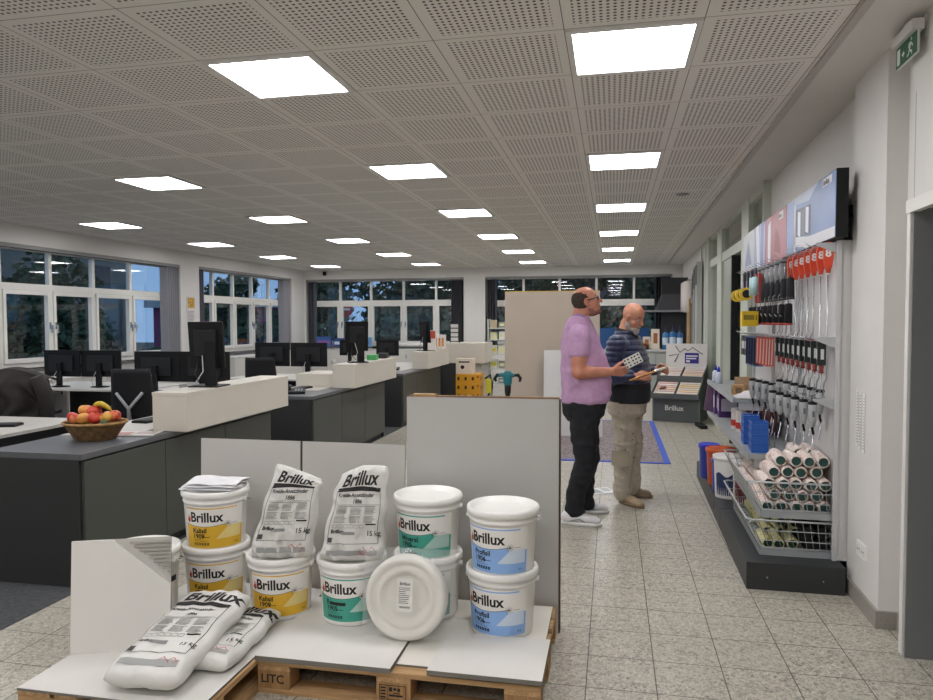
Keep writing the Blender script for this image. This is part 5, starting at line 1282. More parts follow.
for yi, yc in enumerate((4.66, 4.93, 5.20, 5.47)):
    for rr in range(5):
        nn = (5, 5, 5, 4, 4)[rr] if yi == 0 else (5, 5, 4, 3, 2)[rr]
        if yi > 1 and rr > 2: continue
        for c in range(nn):
            u = .070+c*.079+(.04 if rr % 2 else 0); z = .412+.038+rr*.068
            if u > .42: continue
            if yi and rr == 4 and c > 1: continue
            lab = 'pink-flecked roller sleeve, upper basket, %s pile, %s layer, %s from the wall' % (('nearest', 'second', 'third', 'farthest')[yi], rows[rr], ORD[c])
            p = RW(yc+rn.uniform(-.015, .015)+(.02 if rr > 2 else 0), u, z)
            if k == 0: s0.location = p; s0['label'] = lab; s0.rotation_euler = (0, 0, RA)
            else: dup(s0, p, 0, lab, rot=(rn.uniform(-.04, .04), rn.uniform(0, 3), RA+rn.uniform(-.06, .06)))
            k += 1
s1 = sleeve(YG, CORG, .22, .035); k = 0
for yi, yc in enumerate((4.66, 4.92, 5.18, 5.44)):
    for rr in range(2):
        for c in range(3 if yi == 0 else 4):
            u = (.395-c*.078 if yi == 0 else .08+c*.078+.02); z = .182+.036+rr*.066
            if rr and c > 2: continue
            if yi == 0 and rr: continue
            lab = 'green-yellow roller sleeve, lower basket, %s pile, %s layer, %s across' % (('nearest', 'second', 'third', 'farthest')[yi], rows[rr], ORD[c])
            p = RW(yc, u if u < .39 else .385, z)
            if k == 0: s1.location = p; s1['label'] = lab
            else: dup(s1, p, 0, lab, rot=(rn.uniform(-.04, .04), rn.uniform(0, 3), RA+rn.uniform(-.08, .08)))
            k += 1
p = thing('black_sleeve', 'black roller sleeve pile end at the wall side of the lower basket', 'roller sleeve')
M = R(PI/2, 'X'); b = MB(); b.lathe([(0, -.11), (.036, -.11), (.036, .11), (0, .11)], mat('#1d211d', .9), 18, M, False); b.build('pile', p); k = 0
for c in range(2):
    for rr in range(2):
        q_ = RW(4.67, .070+c*.078, .220+rr*.074); lab = 'black roller sleeve in the lower basket, %s one, %s from the wall' % (('lower', 'upper')[rr], ORD[c])
        if k == 0: p.location = q_; p['label'] = lab; p.rotation_euler = (0, 0, RA)
        else: dup(p, q_, RA, lab)
        k += 1

# right edge: shelf and basket with bagged goods by the side room
r = thing('wall_shelf', 'slanted grey metal shelf end at the right edge of the photo', 'shelf', (1.50, 3.25, .25), .0)
b = MB(); b.box(0, .5, -.5, .12, 0, .03, GR); b.box(-.012, 0, -.5, .12, -.05, .05, GR); b.build('tray', r)
b = MB(); b.box(.02, .5, .13, .15, -.24, .7, mat('#8b8e8f', .5)); b.build('side', r)
for i, (x, y, z, s_) in enumerate(((1.66, 3.15, .28, .09), (1.72, 3.2, .52, .10), (1.70, 3.1, .80, .11))):
    r = thing('bagged_goods', 'white goods in clear film at the right edge, %s one' % ('lowest', 'middle', 'topmost')[i], 'pack', (x, y, z)); b = MB(); b.ball((0, 0, s_*.8), s_, mat('#d8dadc', .25, bump=.8, bscale=25), 18, (1, 1, .8)); b.build('film', r)
r = thing('wire_basket', 'corner of a wire basket at the bottom right edge of the photo', 'basket', (1.36, 2.95, .0), 0)
b = MB(); b.tube([(0, -.5, .22), (0, 0, .22), (.5, 0, .22)], .005, GR, 6); b.build('rim', r); b = MB()
for k in range(12): b.tube([(.02+k*.04, 0, .22), (.05+k*.037, -.03, .002)], .002, CHROME, 4); b.tube([(0, -.02-k*.04, .22), (.03, -.05-k*.037, .002)], .002, CHROME, 4)
b.build('wire_mesh', r)
# ================================================================== PEOPLE
V = Vector
def capv(p0, p1, r0, r1, n=16):
    p0, p1 = V(p0), V(p1); ax = (p1-p0); L = ax.length; ax = ax.normalized() if L > 1e-6 else V((0, 0, 1))
    N = ax.orthogonal().normalized(); B = ax.cross(N); rings = []
    for k in range(1, 6): t = PI/2*k/6; rings.append((p0-ax*r0*math.cos(t), r0*math.sin(t)))
    rings.append((p0, r0)); rings.append((p1, r1))
    for k in range(5, 0, -1): t = PI/2*k/6; rings.append((p1+ax*r1*math.cos(t), r1*math.sin(t)))
    vs = [c+(N*math.cos(2*PI*j/n)+B*math.sin(2*PI*j/n))*r for c, r in rings for j in range(n)]
    fs = [(i*n+j, i*n+(j+1) % n, (i+1)*n+(j+1) % n, (i+1)*n+j) for i in range(len(rings)-1) for j in range(n)]
    fs.append(tuple(range(n-1, -1, -1))); fs.append(tuple(len(vs)-n+j for j in range(n)))
    return vs, fs
def loftv(rings, n=28, M=None):
    """rings: (center, rx, ry) in planes of constant z ; squarish ellipse"""
    vs = []
    for (c, rx, ry) in rings:
        for j in range(n):
            a = 2*PI*j/n; ca, sa = math.cos(a), math.sin(a); e = .82
            vs.append(V((c[0]+rx*math.copysign(abs(ca)**e, ca), c[1]+ry*math.copysign(abs(sa)**e, sa), c[2])))
    fs = [(i*n+j, i*n+(j+1) % n, (i+1)*n+(j+1) % n, (i+1)*n+j) for i in range(len(rings)-1) for j in range(n)]
    fs.append(tuple(range(n-1, -1, -1))); fs.append(tuple(len(vs)-n+j for j in range(n)))
    return vs, fs
def ellv(c, r, M=None, n=20):
    q = MB(); q.ball((0, 0, 0), 1, WHITE, n); out = []
    for v in q.v:
        p = V((v[0]*r[0], v[1]*r[1], v[2]*r[2]))
        if M: p = M @ p
        out.append(p+V(c))
    return out, q.f
def blob(name, shapes, mt, voxel, parent, smooth=4, disp=None, M=None, cut=None):
    q = MB()
    for vs, fs in shapes: q.add([M @ V(v) for v in vs] if M else vs, fs, mt, True)
    me = bpy.data.meshes.new(name); me.from_pydata(q.v, [], q.f); me.update()
    bm = bmesh.new(); bm.from_mesh(me); bmesh.ops.remove_doubles(bm, verts=bm.verts, dist=1e-5); bmesh.ops.recalc_face_normals(bm, faces=bm.faces); bm.to_mesh(me); bm.free()
    o = bpy.data.objects.new(name, me); COL.objects.link(o)
    m = o.modifiers.new('r', 'REMESH'); m.mode = 'VOXEL'; m.voxel_size = voxel; m.use_smooth_shade = True
    s_ = o.modifiers.new('s', 'SMOOTH'); s_.iterations = smooth; s_.factor = .5
    bpy.context.view_layer.update(); dg = bpy.context.evaluated_depsgraph_get()
    me2 = bpy.data.meshes.new_from_object(o.evaluated_get(dg)); bpy.data.objects.remove(o)
    if disp:
        nrm = [v.normal.copy() for v in me2.vertices]
        for v, nn in zip(me2.vertices, nrm): v.co = v.co+disp(v.co, nn)
    if cut:
        bm = bmesh.new(); bm.from_mesh(me2)
        for co_, no in cut: bmesh.ops.bisect_plane(bm, geom=bm.verts[:]+bm.edges[:]+bm.faces[:], plane_co=co_, plane_no=no, clear_outer=True)
        bm.to_mesh(me2); bm.free()
    me2.materials.clear(); me2.materials.append(mt)
    for p in me2.polygons: p.use_smooth = True
    me2.name = name; o2 = bpy.data.objects.new(name, me2); COL.objects.link(o2); o2.parent = parent; return o2
def hand(W_, F, N, tside, curl=1.0, sc=1.0):
    """capsules of a right/left hand: wrist, finger direction, palm normal (fingers curl towards it)"""
    W_, F, N = V(W_), V(F).normalized(), V(N).normalized(); N = (N-F*N.dot(F)).normalized(); L = N.cross(F)*tside; out = []
    for i in range(4):
        o = (.030-.020*i)*sc
        out.append(capv(W_+L*o*.5, W_+F*.082*sc+L*o, .016*sc, .0120*sc, 10))
        P = W_+F*.086*sc+L*o; ang = 0; ln = (.040, .027, .020)
        k_ = (1, 1.08, 1.02, .82)[i]; rr = (.0092, .0094, .0090, .0080)[i]*sc
        for s_, (l, a) in enumerate(zip(ln, (.55*curl, .65*curl, .45*curl))):
            ang += a; D = F*math.cos(ang)+N*math.sin(ang); Q = P+D*l*k_*sc; out.append(capv(P, Q, rr*(1-.07*s_), rr*(.94-.07*s_), 8)); P = Q
    P = W_+F*.022*sc+L*.026*sc; D = (F*.72+L*.65+N*.35).normalized(); Q = P+D*.040*sc; out.append(capv(P, Q, .014*sc, .0115*sc, 8))
    D2 = (F*.85+L*.15+N*.5).normalized(); Q2 = Q+D2*.030*sc; out.append(capv(Q, Q2, .0112*sc, .010*sc, 8)); out.append(capv(Q2, Q2+(F*.8+N*.5-L*.1).normalized()*.022*sc, .010*sc, .0085*sc, 8))
    return out
def head_shapes(M, jaw=1.0, fat=1.0):
    S_ = []
    def e(c, r): S_.append(([M @ v for v in ellv(c, r)[0]], ellv(c, r)[1]))
    def c_(a, b_, r0, r1):
        vs, fs = capv(a, b_, r0, r1, 12); S_.append(([M @ v for v in vs], fs))
    e((-.014, 0, .028), (.100, .077, .092)); e((.022, 0, -.030), (.066, .062*fat, .088)); e((.028, 0, -.082), (.054, .050*fat*jaw, .036)); e((.070, 0, -.098), (.020, .024, .018))
    c_((.084, 0, .018), (.108, 0, -.020), .008, .0135)
    for s_ in (-1, 1):
        c_((.070, s_*.012, .030), (.060, s_*.045, .026), .012, .011)
        e((.052, s_*.036*fat, -.028), (.030, .026, .030)); e((.098, s_*.010, -.022), (.011, .009, .008))
        e((-.008, s_*.076, -.006), (.017, .010, .031)); e((-.002, s_*.081, .010), (.014, .010, .014)); e((.000, s_*.076, -.030), (.010, .009, .010))
    c_((.086, -.016, -.050), (.086, .016, -.050), .0075, .0075); c_((.083, -.014, -.062), (.083, .014, -.062), .0075, .0075)
    return S_
def face_parts(M, r, brow='#4a3a30', closed=False):
    ew, ir = mat('#dcd5cf', .2), mat('#2b2019', .2)
    for s_ in (-1, 1):
        q = MB(); q.ball((.0655, s_*.030, .006), .0125, ew, 12); q.ball((.0740, s_*.030, .004), .0060, ir, 10); q.v = [tuple(M @ V(v)) for v in q.v]; q.build('eye', r)
        q = MB(); q.tube([(.0765, s_*.014, .028), (.0765, s_*.028, .036), (.068, s_*.046, .031)], [.003, .0042, .002], mat(brow, .8), 6); q.v = [tuple(M @ V(v)) for v in q.v]; q.build('eyebrow', r)
    q = MB(); q.tube([(.0925, -.019, -.0565), (.0955, 0, -.0555), (.0925, .019, -.0565)], .0022, mat('#7c3c36', .5), 6); q.v = [tuple(M @ V(v)) for v in q.v]; q.build('mouth', r)
def skin(name, a, c):
    n = NT(name); co = n.coord(); v = n.noise(co, 18, 4); n.link(n.ramp(v, [(.3, lin(a)), (.7, lin(c))]), n.b.inputs['Base Color']); n.b.inputs['Roughness'].default_value = .5
    n.b.inputs['Subsurface Weight'].default_value = .08; n.b.inputs['Subsurface Radius'].default_value = (.01, .004, .002); return n.m
SK1, SK2 = skin('skin_ruddy', '#b9755c', '#cf9176'), skin('skin_tan', '#b8775a', '#d09a7c')
def folds(amp, f1=7, vz=1.0, seed=0):
    def d(co, nn):
        a = noise.noise(V((co.x*f1, co.y*f1, co.z*f1*.55*vz+seed)))*1.0+.6*noise.noise(V((co.x*f1*2.1+seed, co.y*f1*2.1, co.z*f1*1.6*vz)))
        rid = (1-abs(noise.noise(V((co.x*4+seed, co.y*4, co.z*9*vz))))*2.2)
        return nn*amp*(a*.7+max(0, rid)*.55-.2)
    return d

# ---------------- the man in the lilac polo shirt (faces +x, looking up at the tools)
m1 = thing('person', 'person in a lilac polo shirt, black trousers and glasses, looking up', 'person', (-.212, 5.66, 0), .06)
HM = T(.012, 0, 1.722) @ R(-.24, 'Y')
sh = head_shapes(HM, 1.0, 1.06)
sh += [capv((-.03, 0, 1.66), (-.055, 0, 1.50), .062, .074), loftv([((-.01, 0, .92), .13, .16), ((.0, 0, 1.1), .16, .18), ((-.02, 0, 1.3), .14, .18), ((-.04, 0, 1.44), .11, .17), ((-.05, 0, 1.52), .07, .10)])]
ar = [((-.045, -.195, 1.455), (-.055, -.255, 1.185), (.185, -.185, 1.185)), ((-.035, .195, 1.455), (-.01, .25, 1.19), (.19, .06, 1.175))]
for i, (s_, e_, w_) in enumerate(ar):
    md = tuple(e_[k]*.62+w_[k]*.38 for k in range(3))
    sh += [capv(s_, e_, .068, .054), capv(e_, md, .054, .048), capv(md, w_, .047, .032)]
sh += hand((.195, -.183, 1.186), (1, .30, .03), (-.2, .8, .45), -1, .75, 1.06) + hand((.20, .058, 1.175), (1, -.35, .05), (-.1, -.6, .55), 1, .8, 1.06)
for (h_, k_, a_) in (((-.01, -.095, .88), (.0, -.12, .48), (-.085, -.14, .09)), ((.0, .095, .88), (.03, .13, .48), (.0, .17, .09))):
    sh += [capv(h_, k_, .095, .062), capv(k_, a_, .06, .04)]
blob('body', sh, SK1, .0058, m1, 3)
face_parts(HM, m1)
# hair: short dark back and sides
def hair(name, M, mt, shapes, parent, vox=.005, cut=None):
    S_ = []
    for c, r_ in shapes: vs, fs = ellv(c, r_); S_.append(([M @ v for v in vs], fs))
    return blob(name, S_, mt, vox, parent, 2, lambda co, nn: nn*.0018*noise.noise(co*160), cut=cut)
hair('hair', HM, mat('#3f342c', .9, var=.5, vscale=60, bump=.6, bscale=350), [((-.022, 0, .024), (.0965, .0800, .089)), ((-.050, 0, -.028), (.060, .064, .055))], m1, cut=[(HM @ V((.034, 0, .096)), (HM.to_3x3() @ V((.80, 0, .60))))])
hair('beard', HM, mat('#95685a', .9, var=.4, vscale=120, bump=.5, bscale=400), [((.029, 0, -.085), (.0540, .0525, .0365)), ((.069, 0, -.099), (.0215, .025, .0195)), ((.018, -.047, -.055), (.028, .0150, .030)), ((.018, .047, -.055), (.028, .0150, .030))], m1)
# glasses
b = MB(); gk = mat('#151313', .3)
for s_ in (-1, 1):
    b.tube([V((.090, s_*.032+.024*math.cos(a*PI/6), .008+.017*math.sin(a*PI/6))) for a in range(13)], .0032, gk, 6); b.tube([(.086, s_*.056, .014), (.04, s_*.083, .012), (-.012, s_*.084, .010)], [.005, .0045, .003], gk, 6)
b.tube([(.094, -.009, .012), (.094, .009, .012)], .003, gk, 6); b.v = [tuple(HM @ V(v)) for v in b.v]; gl_ = b.build('glasses', m1)
# polo shirt
PINK = mat('#c49cc0', .85, var=.07, vscale=30, bump=.35, bscale=500, name='lilac_pique')
sh = [loftv([((.0, 0, .935), .182, .20), ((.005, 0, .96), .190, .208), ((.012, 0, 1.06), .198, .215), ((.004, 0, 1.16), .197, .215), ((-.012, 0, 1.26), .180, .212), ((-.028, 0, 1.36), .160, .212), ((-.040, 0, 1.45), .142, .20), ((-.050, 0, 1.52), .116, .165), ((-.050, 0, 1.575), .088, .110), ((-.040, 0, 1.61), .074, .078)])]
for i, (s_, e_, w_) in enumerate(ar):
    q_ = tuple(s_[k]*.62+e_[k]*.38 for k in range(3)); sh += [capv((s_[0]+.0, s_[1]*.9, s_[2]-.0), s_, .088, .084), capv(s_, q_, .080, .083)]
blob('polo_shirt', sh, PINK, .0075, m1, 12, folds(.013, 8, 1.0, 3))
b = MB(); cl_ = mat('#a27fa4', .85)
def colr(i, j):
    a = -PI+.38+(2*PI-.76)*i+PI; f = math.cos(a)
    rr = .070+.022*j; return V((-.030+rr*1.04*f+.010, rr*math.sin(a), 1.622-.040*j-.050*max(0, f)-.01*f))
b.grid(colr, 32, 4, cl_); b.grid(lambda i, j: colr(i, j)*1+V((0, 0, .004)), 32, 4, cl_); b.build('collar', m1, merge=False)
# trousers
TR = mat('#14161c', .8, bump=.4, bscale=250, name='black_denim')
sh = [loftv([((-.005, 0, 1.0), .165, .185), ((-.01, 0, .93), .172, .195), ((-.01, 0, .84), .165, .192), ((-.01, 0, .79), .12, .16)])]
for (h_, k_, a_) in (((-.015, -.095, .84), (.002, -.118, .48), (-.088, -.14, .125)), ((.0, .095, .84), (.035, .13, .48), (.0, .17, .125))):
    mid = tuple(k_[i]*.5+a_[i]*.5+(-.012 if i == 0 else 0) for i in range(3)); sh += [capv(h_, k_, .112, .086), capv(k_, mid, .086, .078), capv(mid, a_, .078, .068), capv(a_, (a_[0]+.02, a_[1], a_[2]-.035), .066, .066)]
blob('trousers', sh, TR, .0075, m1, 4, folds(.016, 9, 1.4, 9))
def shoe(parent, x, y, rz, c, sole, lab='shoe', L=1.0, dark=None):
    M = T(x, y, 0) @ R(rz, 'Z') @ Matrix.Diagonal((L, L, L, 1))
    S_ = []
    for cc_, r_ in (((-.055, 0, .052), (.058, .040, .050)), ((-.03, 0, .085), (.048, .036, .032)), ((.02, 0, .050), (.095, .043, .040)), ((.095, 0, .040), (.080, .048, .032)), ((.135, 0, .034), (.045, .043, .026))):
        vs, fs = ellv(cc_, r_); S_.append(([M @ v for v in vs], fs))
    o = blob(lab, S_, c, .006, parent, 3)
    q = MB(); pts = []
    for k in range(28):
        a = 2*PI*k/28; px = .04+.148*math.cos(a); wy = (.046+.008*math.cos(a-.4))*math.sin(a); pts.append((px, wy))
    q.prism(pts, .001, .026, sole, M, True); q.build('sole', o)
    q = MB()
    for k in range(5): z_ = .094-.008*k; xx_ = .005+.022*k; q.tube([M @ V((xx_, -.026, z_-.006)), M @ V((xx_+.004, 0, z_+.002)), M @ V((xx_, .026, z_-.006))], .0028, sole, 5)
    if dark: q.tube([M @ V((-.04, -.046, .035)), M @ V((.03, -.050, .055)), M @ V((.07, -.05, .032))], .004, dark, 5)
    q.build('laces', o); return o
WS, WSO = mat('#e2e0e0', .5), mat('#f0efee', .5)
shoe(m1, -.070, -.16, -.12, WS, WSO, L=1.07, dark=mat('#8f9296', .5)); shoe(m1, .015, .20, .10, mat('#cfcdd0', .5), WSO, dark=mat('#8f9296', .5))

# ---------------- the bald man in the navy jacket (turned slightly to the photographer, looking down)
m2 = thing('person', 'bald person in a navy quilted jacket and beige work trousers, looking down', 'person', (.135, 6.32, 0), -.36)
HM2 = T(.046, -.01, 1.600) @ R(-.25, 'Z') @ R(.46, 'Y')
sh = head_shapes(HM2, 1.08, 1.12)
sh += [capv((.0, 0, 1.56), (-.04, 0, 1.42), .062, .078), loftv([((-.01, 0, .86), .12, .15), ((.0, 0, 1.0), .15, .17), ((-.02, 0, 1.22), .13, .18), ((-.035, 0, 1.36), .11, .16), ((-.04, 0, 1.44), .07, .09)])]
ar2 = [((-.03, -.20, 1.37), (-.07, -.25, 1.09), (.12, -.20, 1.105)), ((-.03, .20, 1.37), (-.02, .27, 1.10), (.20, .16, 1.15))]
for i, (s_, e_, w_) in enumerate(ar2):
    md = tuple(e_[k]*.62+w_[k]*.38 for k in range(3)); sh += [capv(s_, e_, .058, .044), capv(e_, md, .045, .043), capv(md, w_, .043, .030)]
sh += hand((.13, -.197, 1.105), (1, .30, .05), (.0, .75, -.3), -1, 1.25) + hand((.21, .155, 1.152), (1, -.30, .04), (-.1, -.8, -.3), 1, 1.25)
for s_ in (-1, 1): sh += [capv((-.01, s_*.09, .82), (.0, s_*.11, .45), .09, .06), capv((.0, s_*.11, .45), (-.04, s_*.13, .08), .058, .038)]
blob('body', sh, SK2, .0058, m2, 3)
face_parts(HM2, m2, '#5a4a40')
GB = mat('#b9b4ad', .9, var=.35, vscale=90, bump=.7, bscale=300, name='grey_beard')
hair('beard', HM2, GB, [((.036, 0, -.086), (.062, .060, .042)), ((.078, 0, -.102), (.026, .032, .030)), ((.010, -.056, -.056), (.030, .018, .040)), ((.010, .056, -.056), (.030, .018, .040)), ((.088, 0, -.044), (.014, .026, .008))], m2)
NAVY = mat('#1f2d50', .45, sheen=.3, bump=.2, bscale=80, name='navy_quilt'); BLJ = mat('#15181f', .6, name='black_jersey')
def quilt(co, nn):
    f = noise.noise(V((co.x*3, co.y*3, 1)))*.008; k = abs(math.sin((co.z+f)*PI/.047)); 
    return nn*(.014*(k**.5)-.008+.004*noise.noise(co*14))
sh = [loftv([((.0, 0, 1.03), .178, .205), ((.0, 0, 1.12), .180, .212), ((-.01, 0, 1.24), .168, .218), ((-.025, 0, 1.34), .148, .208), ((-.035, 0, 1.40), .118, .165), ((-.035, 0, 1.445), .095, .11), ((-.02, 0, 1.48), .085, .09)])]
for i, (s_, e_, w_) in enumerate(ar2): sh += [capv((s_[0], s_[1]*.85, s_[2]-.01), s_, .092, .084), capv(s_, e_, .084, .072), capv(e_, tuple(e_[k]*.18+w_[k]*.82 for k in range(3)), .068, .052)]
blob('quilted_jacket', sh, NAVY, .0075, m2, 3, quilt)
sh = [loftv([((-.0, 0, .865), .172, .19), ((.0, 0, .92), .180, .20), ((.0, 0, 1.02), .180, .205), ((.0, 0, 1.06), .165, .195)])]
blob('jersey_hem', sh, BLJ, .008, m2, 3, folds(.006, 9, 1, 4))
b = MB()
for k in range(2): b.grid(lambda i, j, k=k: V((-.020+(.085+.012*j+.004*k)*math.cos(2*PI*i)*1.0+.0, (.082+.018*j+.004*k)*math.sin(2*PI*i), 1.50-.06*j-.02*math.cos(2*PI*i))), 32, 5, BLJ)
b.build('collar', m2)
BE = mat('#bfb5a3', .85, var=.12, vscale=25, bump=.4, bscale=150, name='beige_work_cloth')
sh = [loftv([((-.005, 0, .94), .155, .18), ((-.01, 0, .86), .162, .188), ((-.01, 0, .78), .155, .188), ((-.01, 0, .74), .11, .15)])]
for s_ in (-1, 1): sh += [capv((-.01, s_*.09, .78), (.012, s_*.10, .45), .106, .080), capv((.012, s_*.10, .45), (-.01, s_*.115, .26), .080, .072), capv((-.01, s_*.115, .26), (-.01, s_*.12, .10), .072, .078)]
tr = blob('work_trousers', sh, BE, .0075, m2, 3, folds(.014, 9, 1.5, 21))
for (y_, z_) in ((-.20, .47),):
    b = MB(); b.grid(lambda i, j: V((-.07+.15*i, y_-.012-.008*math.sin(PI*i), z_-.13*j)), 8, 4, mat('#aea391', .9)); b.grid(lambda i, j: V((-.07+.15*i, y_-.008-.008*math.sin(PI*i), z_-.13*j)), 8, 4, mat('#aea391', .9)); b.build('knee_pocket', tr)
b = MB(); rn = random.Random(8)
for k in range(14):
    a = rn.uniform(-2.4, -.5); z_ = rn.uniform(.3, .85); b.ball((.0+.118*math.cos(a), -.10+.118*math.sin(a), z_), rn.uniform(.003, .006), mat('#6b604e', .9), 6, (1, 1, 1.2))
b.build('paint_stain', tr)
TAN, TSO = mat('#b7a183', .6), mat('#8c7a60', .7)
shoe(m2, .045, -.125, -.45, TAN, TSO, 'boot', .98); shoe(m2, -.02, .15, .35, mat('#8f7d66', .6), TSO, 'boot', .98)

# held things (each a thing of its own)
r = thing('dotted_sample_card', 'white sample card with black blots held up by the person in the lilac shirt', 'card', (.165, 5.51, 1.235), -.1)
r.rotation_euler = (0, -.48, .05)
b = MB(); b.box(-.065, .070, -.006, .006, .0, .078, mat('#d9d7cf', .6)); b.build('card', r, bevel=.003)
b = MB(); rn = random.Random(4)
for i in range(5):
    for j in range(3): b.ball((-.052+i*.027+rn.uniform(-.004, .004), -.006, .014+j*.025), .008, mat('#1b1b1b', .6), 8, (1, .15, .8))
b.build('blots', r)
r = thing('wooden_paint_brush', 'long brush with a pale wooden handle held by the bald person in navy', 'brush', (.285, 6.02, 1.135), 0); r.rotation_euler = (0, -.34, .25)
b = MB(); b.tube([(-.16, 0, 0), (-.10, 0, 0), (0, 0, 0), (.06, 0, 0)], [.006, .010, .009, .012], mat('#c98d4c', .5), 10); b.build('handle', r)
b = MB(); b.box(.058, .095, -.022, .022, -.008, .008, CHROME); b.build('ferrule', r); b = MB(); b.box(.094, .155, -.022, .022, -.007, .007, mat('#dcd2bd', .9, bump=.5, bscale=300)); b.build('bristles', r)
# ================================================================== MIDDLE AND BACKGROUND
# floor mat with blue border on the tiles
r = thing('floor_mat', 'speckled grey-pink floor mat with a blue border on the tiles behind the two men', 'mat', (-.30, 9.72, .001), 0)
n = NT('speckled_mat'); co = n.coord(); v = n.vor(co, 60); n.link(n.ramp(v['Color'], [(0, lin('#4d4448')), (.4, lin('#857a7a')), (.8, lin('#a3989a'))]), n.b.inputs['Base Color']); n.b.inputs['Roughness'].default_value = .9; n.bump(n.noise(co, 150), .4, .004)
b = MB(); b.box(-.86, .86, -1.64, 1.64, 0, .006, n.m); b.build('pile', r)
b = MB(); BB = mat('#2f55c4', .6); b.box(.86, .93, -1.7, 1.7, 0, .0065, BB); b.box(-.93, -.86, -1.7, 1.7, 0, .0065, BB); b.box(-.86, .86, -1.7, -1.64, 0, .0065, BB); b.box(-.86, .86, 1.64, 1.7, 0, .0065, BB); b.build('blue_border', r)
# big beige board
BEIGE = mat('#b5a898', .8, var=.04, vscale=2, name='beige_plasterboard')
r = thing('beige_plasterboard', 'large beige plasterboard standing upright behind the men, with a yellow top edge', 'panel', (-.83, 9.85, .007), 0); r.rotation_euler = (-.03, 0, 0)
b = MB(); b.box(-.655, .655, 0, .0125, 0, 1.975, BEIGE); b.build('board', r); b = MB(); b.box(-.655, .655, -.001, .014, 1.976, 1.986, mat('#c9a63a', .5)); b.build('edge_strip', r)
b = MB()
for s_ in (-1, 1): b.box(s_*.55-.02, s_*.55+.02, .013, .05, .0, 1.9, PINE_X)
b.box(-.6, .6, .014, .045, .9, .95, PINE_X); b.build('wooden_frame', r)
stand_board('smaller white board leaning against the large beige plasterboard', -.925, -.13, 9.70, .008, 1.17, .0125, .07, mat('#d5d5d2', .7, var=.03))
# mixing drill
r = thing('mixing_drill', 'teal power mixing drill with black handles upright in front of the beige board', 'drill', (-1.03, 7.05, 0), 0)
DZ = .11
TEAL = mat('#1c7078', .4)
b = MB(); b.lathe([(0, 1.075), (.025, 1.075), (.04, 1.06), (.047, 1.02), (.045, .96), (.034, .93), (0, .93)], TEAL, 24); b.tube([(-.03, 0, 1.03), (-.07, 0, 1.035), (-.10, 0, 1.02)], [.026, .020, .014], TEAL, 12); b.tube([(.03, 0, 1.03), (.07, 0, 1.03)], [.026, .018], TEAL, 12); b.build('motor_housing', r)
b = MB(); b.lathe([(0, .93), (.034, .93), (.031, .86), (.020, .82), (0, .82)], BLK_PL, 20); b.build('gearbox', r)
b = MB(); b.lathe([(0, .82), (.011, .82), (.011, .79), (.006, .79), (.006, .05), (0, .05)], CHROME, 14); b.build('mixing_rod', r)
b = MB(); b.lathe([(0, 0.0), (.05, 0), (.055, .02), (.02, .06), (0, .06)], mat('#3a3a3a', .5), 18); b.build('paddle', r)
for s_ in (-1, 1):
    b = MB(); b.tube([(s_*.07, 0, 1.03), (s_*.105, 0, 1.035), (s_*.13, -.01, 1.0), (s_*.12, 0, .97)], [.014, .018, .016, .012], BLK_PL, 10); b.build('handle', r)
b = MB(); b.tube([(-.10, 0, 1.02), (-.15, 0, .98), (-.18, 0, .6), (-.16, .02, .2), (-.13, .05, .012), (.1, .2, .008)], .005, BLACK, 8); b.build('cable', r)
# leaflet shelves behind
r = thing('leaflet_shelf', 'narrow white shelf unit with cartons left of the beige board', 'shelf', (-2.24, 14.6, 0), 0)
b = MB()
for x in (-.28, .28): b.box(x-.012, x+.012, -.15, .15, 0, 1.62, mat('#b9bab8', .5))
b.build('side_panel', r)
for z in (.28, .58, .88, 1.18, 1.42):
    b = MB(); b.box(-.268, .268, -.15, .15, z, z+.02, mat('#c9c9c5', .5)); b.build('shelf_board', r)
rn = random.Random(6); cols_ = ['#d9d6c4', '#c9c34a', '#dcdcd8', '#b9a88a', '#d8d8a0', '#8a8c86']; wd = ['left', 'centre', 'right']; lv = ['lowest', 'second', 'third', 'fourth', 'top']
for li, z in enumerate((.28, .58, .88, 1.18, 1.42)):
    for k in range(3):
        h = rn.uniform(.10, .2); w = rn.uniform(.11, .15); rr = thing('small_carton', 'small pale carton on the %s board of the narrow shelf unit, %s one' % (lv[li], wd[k]), 'box', (-2.24-.17+.17*k, 14.55, z+.021), rn.uniform(-.1, .1))
        b = MB(); b.box(-w/2, w/2, -.05, .05, 0, h, mat(rn.choice(cols_), .6)); b.build('carton', rr); b = MB(); b.box(-w/2+.02, w/2-.02, -.0508, -.05, h*.3, h*.7, mat(rn.choice(cols_), .6)); b.build('print', rr)
# yellow boxes
YB_ = mat('#d99a1c', .5, name='yellow_box_card'); base = None
def ybox():
    r = thing('yellow_crate', 'x', 'box'); b = MB(); b.box(-.22, .22, -.2, .2, 0, .158, YB_); b.build('body', r, bevel=.003)
    b = MB()
    for k in range(3): b.box(-.19+k*.13, -.15+k*.13, -.2012, -.2, .05, .11, INK)
    b.box(.16, .20, -.2012, -.2, .09, .13, mat('#b05a1a', .5))
    b.box(.2200, .2212, -.15, -.11, .05, .11, INK); b.box(.2200, .2212, -.02, .02, .05, .11, INK); b.build('print', r); return r
y0_ = ybox()
for k in range(4):
    lab = 'yellow printed carton behind the tall grey panel, %s of the stack' % ('lowest', 'second', 'third', 'topmost')[k]
    if k == 0: y0_.location = (-2.52, 12.55, .0); y0_['label'] = lab
    else: dup(y0_, (-2.52, 12.55, .159*k), 0, lab)
r = thing('white_carton', 'white carton with a black dot on top of the yellow cartons', 'box', (-2.60, 12.55, .637), 0); b = MB(); b.box(-.15, .15, -.14, .14, 0, .27, mat('#dccfc0', .55)); b.build('body', r, bevel=.003)
